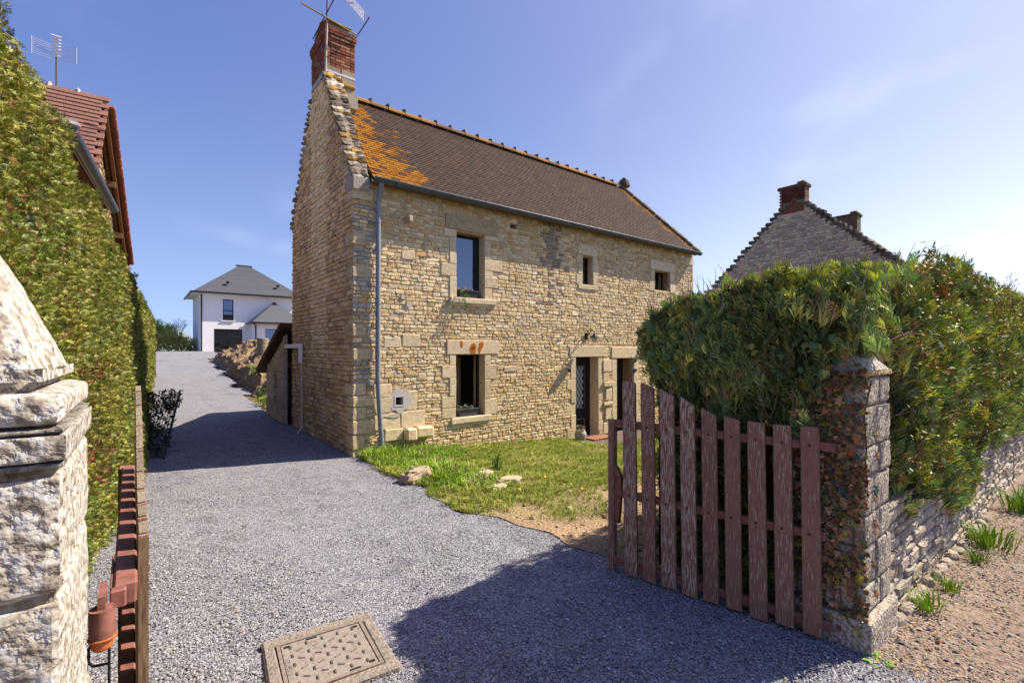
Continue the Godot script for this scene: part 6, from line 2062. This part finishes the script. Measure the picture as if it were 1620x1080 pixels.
	# stones in the grass
	for q in [[Vector3(0.20, 0.085, 2.22), Vector3(0.24, 0.13, 0.17), "rough brown flat-topped boulder at the edge of the drive and lawn", 0.11], [Vector3(1.22, 0.05, 2.62), Vector3(0.15, 0.09, 0.12), "pale yellow stone among the grass, farther of two beyond the boulder", 0.06], [Vector3(1.30, 0.04, 3.16), Vector3(0.19, 0.10, 0.13), "pale split stone in the grass in front of the yellow stone", 0.07], [Vector3(0.95, 0.03, 3.35), Vector3(0.13, 0.06, 0.10), "half-buried tan stone left of the pale split stone in the lawn", 0.05], [Vector3(2.05, 0.03, 4.75), Vector3(0.10, 0.06, 0.06), "small brown stone lying alone on the bare lawn near the gate", 0.05], [Vector3(1.5, 0.02, 2.2), Vector3(0.09, 0.06, 0.08), "small grey stone in long grass behind the yellow stone", 0.04]]:
		m = MB.new()
		m.rock(Vector3.ZERO, q[1], 0.55, bumpy, Color(0.42, 0.32, 0.23) if q[2].contains("brown") else Color(0.48, 0.40, 0.27), 20, q[3])
		var o := part("stone", m, M.stone)
		o.position = q[0] + Vector3(0, ground(q[0].x, q[0].z), 0)
		o.rotation.y = rng.randf() * 0.6 - 0.3
		tag(o, q[2], "stone")
	m = MB.new()
	m.rock(Vector3.ZERO, Vector3(0.035, 0.025, 0.03), 0.3, bumpy, Color(0.25, 0.24, 0.25), 10)
	var o2 := part("stone", m, M.stone)
	o2.position = Vector3(0.14, 0.205, 2.2)
	tag(o2, "little dark pebble sitting on top of the brown boulder", "stone")
	grass()
	# weeds at the foot of the wall
	weed("bright grass tuft at the wall foot, nearest the pillar", Vector3(1.78, ground(1.78, 8.05), 8.06), 34, 0.15, Color(0.19, 0.30, 0.025))
	weed("second bright grass tuft along the wall foot, between two others", Vector3(2.35, ground(2.35, 8.1), 8.10), 30, 0.13, Color(0.18, 0.27, 0.03))
	weed("low spreading green weed farther along the foot of the garden wall", Vector3(3.4, ground(3.4, 8.12), 8.14), 34, 0.14, Color(0.15, 0.22, 0.03))
	weed("tall bright weeds growing below the hanging ivy of the garden wall", Vector3(4.1, ground(4.1, 8.15), 8.14), 50, 0.26, Color(0.17, 0.27, 0.03))
	weed("farthest green weeds at the foot of the garden wall by the right edge", Vector3(6.3, ground(6.3, 8.2), 8.25), 60, 0.34, Color(0.15, 0.26, 0.03))
	var bl := thing("broadleaf_weed", "broad-leaved green weed at the foot of the right pillar", "weeds", Vector3(0.62, -0.08, 8.02))
	var lm := ivy_leaf(Color(0.16, 0.29, 0.03), 0.5)
	var ld := ivy_leaf(Color(0.05, 0.11, 0.035), 0.4)
	for k in 9:
		var a := k * 0.75
		var d := Vector3(cos(a), 0.25, sin(a)).normalized()
		var nn := Vector3(-d.x * 0.3, 1, -d.z * 0.3)
		nn = (nn - d * nn.dot(d)).normalized()
		part("leaf", lm if k % 3 else ld, M.leaf, bl, Transform3D(Basis(d.cross(nn), d, nn).scaled(Vector3(0.075, 0.10, 0.08)), Vector3(cos(a) * 0.03, 0.07 + 0.01 * (k % 3), sin(a) * 0.03)))
	# wire panel and shrub that lean from the hedge over the drive
	var wp := thing("wire_panel", "dark wire fence panel leaning out of the left hedge with greenery on it", "fence panel", Vector3(-2.86, ground(-2.8, -3.0), -3.0))
	m = MB.new()
	m.bar(Vector3(0.0, 0.0, 1.0), Vector3(0.38, 1.12, -1.2), 0.035, 0.035, Color(0.02, 0.02, 0.022))
	part("post", m, M.plain, wp)
	m = MB.new()
	for k in 9:
		m.tube([Vector3(-0.45, 0.05 + k * 0.1, 0.6 - k * 0.17), Vector3(0.02 + k * 0.04, 0.03 + k * 0.125, 0.95 - k * 0.24)], 0.007, 4, Color(0.02, 0.02, 0.02))
		m.tube([Vector3(-0.45 + k * 0.05, 0.05, 0.6 + k * 0.04), Vector3(-0.1 + k * 0.05, 1.05, -1.1)], 0.006, 4, Color(0.02, 0.02, 0.02))
	part("mesh", m, M.plain, wp)
	m = MB.new()
	for k in 300:
		var t := pow(rng.randf(), 0.6)
		m.add(lc, Transform3D(Basis.from_euler(Vector3(rng.randf() * 6, rng.randf() * 6, 0)).scaled(Vector3.ONE * 0.11), Vector3(-0.45 + rng.randf() * (0.45 + 0.40 * t), 1.12 * t + rng.randf_range(-0.1, 0.05), 0.8 - 2.0 * t)), Color(0.03, 0.05, 0.015).lerp(Color(0.05, 0.075, 0.02), rng.randf()))
	part("creeper", m, M.leaf, wp)
	# growth on the earth bank
	var q2 := [["leafy green clump low on the near end of the earth bank", Vector3(0.7, 0.0, -11.2), 0.55, Color(0.06, 0.12, 0.035)], ["bright green clump half way up the earth bank", Vector3(1.0, 0.55, -15.0), 0.5, Color(0.14, 0.22, 0.03)], ["yellow-green grass at the foot of the earth bank beside the shed", Vector3(0.25, 0.0, -9.3), 0.45, Color(0.20, 0.28, 0.03)], ["dark creeper over the earth bank close behind the shed", Vector3(1.25, 0.35, -12.0), 0.6, Color(0.05, 0.085, 0.03)]]
	for e in q2:
		var t := thing("bank_plant", e[0], "plants", Vector3(e[1].x, ground(e[1].x, e[1].z) + e[1].y, e[1].z))
		m = MB.new()
		for k in 60:
			m.add(lc, Transform3D(Basis.from_euler(Vector3(rng.randf() * 6, rng.randf() * 6, 0)).scaled(Vector3.ONE * 0.14), Vector3(rng.randf_range(-0.4, 0.5), rng.randf_range(0.0, 0.45), rng.randf_range(-0.8, 0.8)) * float(e[2]) * 1.6), e[3] * rng.randf_range(0.6, 1.3))
		part("leaves", m, M.leaf, t)

func manhole() -> void:
	var h := thing("manhole", "square cast iron manhole cover in a pale concrete surround set in the gravel", "manhole", Vector3(-2.21, 0.0, 5.77), deg_to_rad(-5.6))
	# local x runs along the first edge; the cover is 0.56 square inside a surround of 0.74
	var f := MB.new()
	var a := 0.37
	var b := 0.285
	for e in [[-a, a, b, a], [-a, a, -a, -b], [-a, -b, -b, b], [b, a, -b, b]]:
		f.cbox(Transform3D(Basis(), Vector3((e[0] + e[1]) / 2, 0.012, (e[2] + e[3]) / 2)), Vector3(e[1] - e[0], 0.056, e[3] - e[2]), 0.014, Color(0.62, 0.57, 0.55), 0.006, rng)
	part("surround", f, M.concrete, h)
	f = MB.new()
	for e in [[-b, b, b - 0.022, b], [-b, b, -b, -b + 0.022], [-b, -b + 0.022, -b + 0.022, b - 0.022], [b - 0.022, b, -b + 0.022, b - 0.022]]:
		f.span(Vector3(e[0], 0.0, e[2]), Vector3(e[1], 0.041, e[3]), Color(0.72, 0.62, 0.55))
	part("iron_frame", f, M.iron, h)
	f = MB.new()
	var c := b - 0.028
	f.span(Vector3(-c, 0.0, -c), Vector3(c, 0.036, c), Color(0.82, 0.76, 0.71))
	var cov := part("cover", f, M.iron, h)
	f = MB.new()
	for i in 9:
		for j in 9:
			if (i + j) % 2 == 0:
				var x := -0.205 + i * 0.051
				var z := -0.205 + j * 0.051
				if i % 2: f.cbox(Transform3D(Basis(Vector3.UP, 0.5 if j % 4 < 2 else -0.5), Vector3(x, 0.038, z)), Vector3(0.044, 0.008, 0.010), 0.002, Color(0.5, 0.45, 0.42))
				else: f.cbox(Transform3D(Basis(Vector3.UP, 0.0), Vector3(x, 0.038, z)), Vector3(0.014, 0.008, 0.036), 0.002, Color(0.28, 0.26, 0.25))
	part("tread_studs", f, M.iron, cov)
	for q in [[-0.225, -0.225], [0.225, -0.225], [0.225, 0.225], [-0.225, 0.225]]:
		f = MB.new()
		f.span(Vector3(q[0] - 0.018, 0.037, q[1] - 0.012), Vector3(q[0] + 0.018, 0.0385, q[1] + 0.012), Color(0.015, 0.015, 0.015))
		part("lifting_hole", f, M.plain, cov)
	f = MB.new()
	f.span(Vector3(0.08, 0.037, 0.235), Vector3(0.15, 0.0385, 0.25), Color(0.015, 0.015, 0.015)); f.span(Vector3(-0.10, 0.037, -0.25), Vector3(-0.03, 0.0385, -0.235), Color(0.015, 0.015, 0.015))
	part("key_slot", f, M.plain, cov)
	var tm := TextMesh.new()
	var sf := SystemFont.new()
	sf.font_names = PackedStringArray(["Droid Sans"])
	tm.font = sf
	tm.text = "EN124 C250"
	tm.font_size = 16
	tm.pixel_size = 0.0022
	tm.depth = 0.004
	var tx := part("lettering", tm, M.iron, cov, Transform3D(Basis(Vector3.UP, PI / 2) * Basis(Vector3.RIGHT, -PI / 2), Vector3(-0.236, 0.0375, 0.0)))

func grass() -> void:
	var xf := []
	var co := []
	var m := tuft(9, 0.5, 4).mesh()
	for k in 34000:
		var x := 11.0 * pow(rng.randf(), 1.25)
		var z := 7.3 * rng.randf()
		if x < drive_right(z) - 0.10 * rng.randf() * rng.randf(): continue
		var w := bumpy.get_noise_2d(x * 35.0, z * 35.0)
		var bare := smoothstep(3.6, 5.2, z) + 0.9 * w + 0.5 * smoothstep(0.05, 0.4, bumpy.get_noise_2d(x * 90.0 + 40.0, z * 90.0)) + 0.35 * smoothstep(0.25, 0.0, x - drive_right(z)) * smoothstep(2.6, 3.6, z)
		if rng.randf() < bare * 1.15: continue
		if x > 5.6 and z < 1.2: continue
		var s := rng.randf_range(0.035, 0.095) * (1.0 + 0.6 * w)
		var long_ := smoothstep(1.6, 0.2, z) * smoothstep(3.4, 0.6, x) + exp(-pow((x - 0.75) / 0.5, 2.0) - pow((z - 2.2) / 0.9, 2.0)) * 1.5
		s *= 1.0 + 1.9 * long_ * rng.randf()
		if z < 0.12 and x > 0.6: s *= 1.3
		xf.append(Transform3D(Basis(Vector3.UP, rng.randf() * TAU).scaled(Vector3(s * 1.2, s, s * 1.2)), Vector3(x, ground(x, z) + 0.012, z)))
		var col := Color(0.26, 0.33, 0.045).lerp(Color(0.42, 0.43, 0.10), clampf(0.4 + w * 1.2 + rng.randf_range(-0.3, 0.3), 0, 1))
		if long_ > 0.3: col = Color(0.19, 0.32, 0.035).lerp(Color(0.30, 0.42, 0.05), rng.randf())
		if rng.randf() < 0.13: col = Color(0.42, 0.34, 0.16)
		co.append(col * rng.randf_range(0.75, 1.2))
	tag(scatter("lawn_grass", m, M.grass, xf, co), "patchy green lawn grass between the gravel drive and the stone house", "grass")
	var t := thing("grass_clump", "spiky upright dark green clump of leaves right of the pale stones", "grass", Vector3(1.75, ground(1.75, 2.2), 2.25))
	var b := MB.new()
	b.add(tuft(34, 0.3, 77), Transform3D(Basis.from_scale(Vector3(0.26, 0.36, 0.26)), Vector3.ZERO), Color(0.075, 0.17, 0.025))
	part("blades", b, M.grass, t)
	# dandelions
	for k in 4:
		var p: Vector2 = [Vector2(1.05, 3.75), Vector2(1.75, 4.3), Vector2(1.85, 3.4), Vector2(0.55, 0.7)][k]
		var d := MB.new()
		d.lathe([Vector2(0, 0.085), Vector2(0.016, 0.082), Vector2(0.024, 0.07), Vector2(0.0, 0.06)], 9, Color(0.75, 0.45, 0.015))
		d.tube([Vector3.ZERO, Vector3(0, 0.065, 0)], 0.003, 4, Color(0.12, 0.18, 0.04))
		var o := part("dandelion", d, M.plain)
		o.position = Vector3(p.x, ground(p.x, p.y) + 0.01, p.y)
		tag(o, ["yellow dandelion in the lawn just in front of the half-buried tan stone", "yellow dandelion in the lawn nearest the far end of the gate", "yellow dandelion in the lawn behind the one nearest the gate", "yellow dandelion in the long grass near the foot of the downpipe"][k], "flower")
	# lusher clumps and low plants
	for e in [["lush dark green grass mound between the boulder and the pale stones", Vector2(0.72, 2.35), 0.17, 90, Color(0.13, 0.27, 0.03)], ["broad tall grass clump along the wall foot by the worn projecting blocks", Vector2(1.2, 0.35), 0.19, 90, Color(0.20, 0.30, 0.05)], ["bright grass tuft at the corner of the house beside the downpipe", Vector2(0.28, 0.35), 0.17, 70, Color(0.18, 0.36, 0.03)], ["dry tan grass tuft in the middle of the lawn", Vector2(2.6, 2.2), 0.12, 50, Color(0.42, 0.36, 0.15)], ["low green clump at the drive edge in front of the pale stones", Vector2(0.62, 3.9), 0.13, 70, Color(0.15, 0.28, 0.035)], ["green tuft on the bare soil, nearest the gate", Vector2(1.3, 5.0), 0.12, 60, Color(0.16, 0.27, 0.04)]]:
		var g := thing("grass_clump", e[0], "grass", Vector3(e[1].x, ground(e[1].x, e[1].y), e[1].y))
		var mb := MB.new()
		for q in 4:
			mb.add(tuft(e[3] / 4, 0.9, rng.randi()), Transform3D(Basis.from_scale(Vector3.ONE * float(e[2])), Vector3(rng.randf_range(-0.2, 0.2), 0, rng.randf_range(-0.2, 0.2))), (e[4] as Color) * rng.randf_range(0.75, 1.25))
		part("blades", mb, M.grass, g)
	# crumbs of stone and dead leaves on the bare soil
	xf = []; co = []
	var cb := MB.new()
	cb.rock(Vector3.ZERO, Vector3(1, 0.6, 0.8), 0.8, bumpy, Color.WHITE, 6)
	for k in 900:
		var x := 0.3 + 3.6 * rng.randf()
		var z := rng.randf_range(2.8, 6.3)
		if x < drive_right(z) or rng.randf() > smoothstep(2.5, 5.0, z): continue
		var s2 := rng.randf_range(0.006, 0.02) * (1.0 + 1.5 * pow(rng.randf(), 8.0))
		xf.append(Transform3D(Basis.from_euler(Vector3(rng.randf() * 0.6, rng.randf() * 6, 0)).scaled(Vector3.ONE * s2), Vector3(x, ground(x, z) + 0.015, z)))
		co.append([Color(0.40, 0.30, 0.21), Color(0.48, 0.40, 0.30), Color(0.25, 0.15, 0.09)][k % 3])
	var lx := []
	var lc2 := []
	var lm := MB.new()
	lm.quad(Vector3(0, 0, -0.6), Vector3(-0.4, 0.12, 0), Vector3(0, 0, 0.6), Vector3(0.4, 0.1, 0), Color.WHITE)
	for k in 420:
		var x := 0.6 + 8.0 * pow(rng.randf(), 1.3)
		var z := 8.02 + 0.5 * pow(rng.randf(), 2.0)
		lx.append(Transform3D(Basis.from_euler(Vector3(rng.randf_range(-0.4, 0.4), rng.randf() * 6, rng.randf_range(-0.4, 0.4))).scaled(Vector3.ONE * rng.randf_range(0.015, 0.035)), Vector3(x, ground(x, z) + 0.01, z)))
		lc2.append([Color(0.30, 0.16, 0.07), Color(0.22, 0.11, 0.06), Color(0.40, 0.27, 0.12), Color(0.20, 0.26, 0.06)][k % 4])
	tag(scatter("leaf_litter", lm.mesh(), M.dryleaf, lx, lc2), "fallen dry leaves gathered along the foot of the garden wall", "leaves")
	tag(scatter("soil_stones", cb.mesh(), M.chip, xf, co), "small stones and crumbs scattered on the bare soil at the lawn edge", "stones")
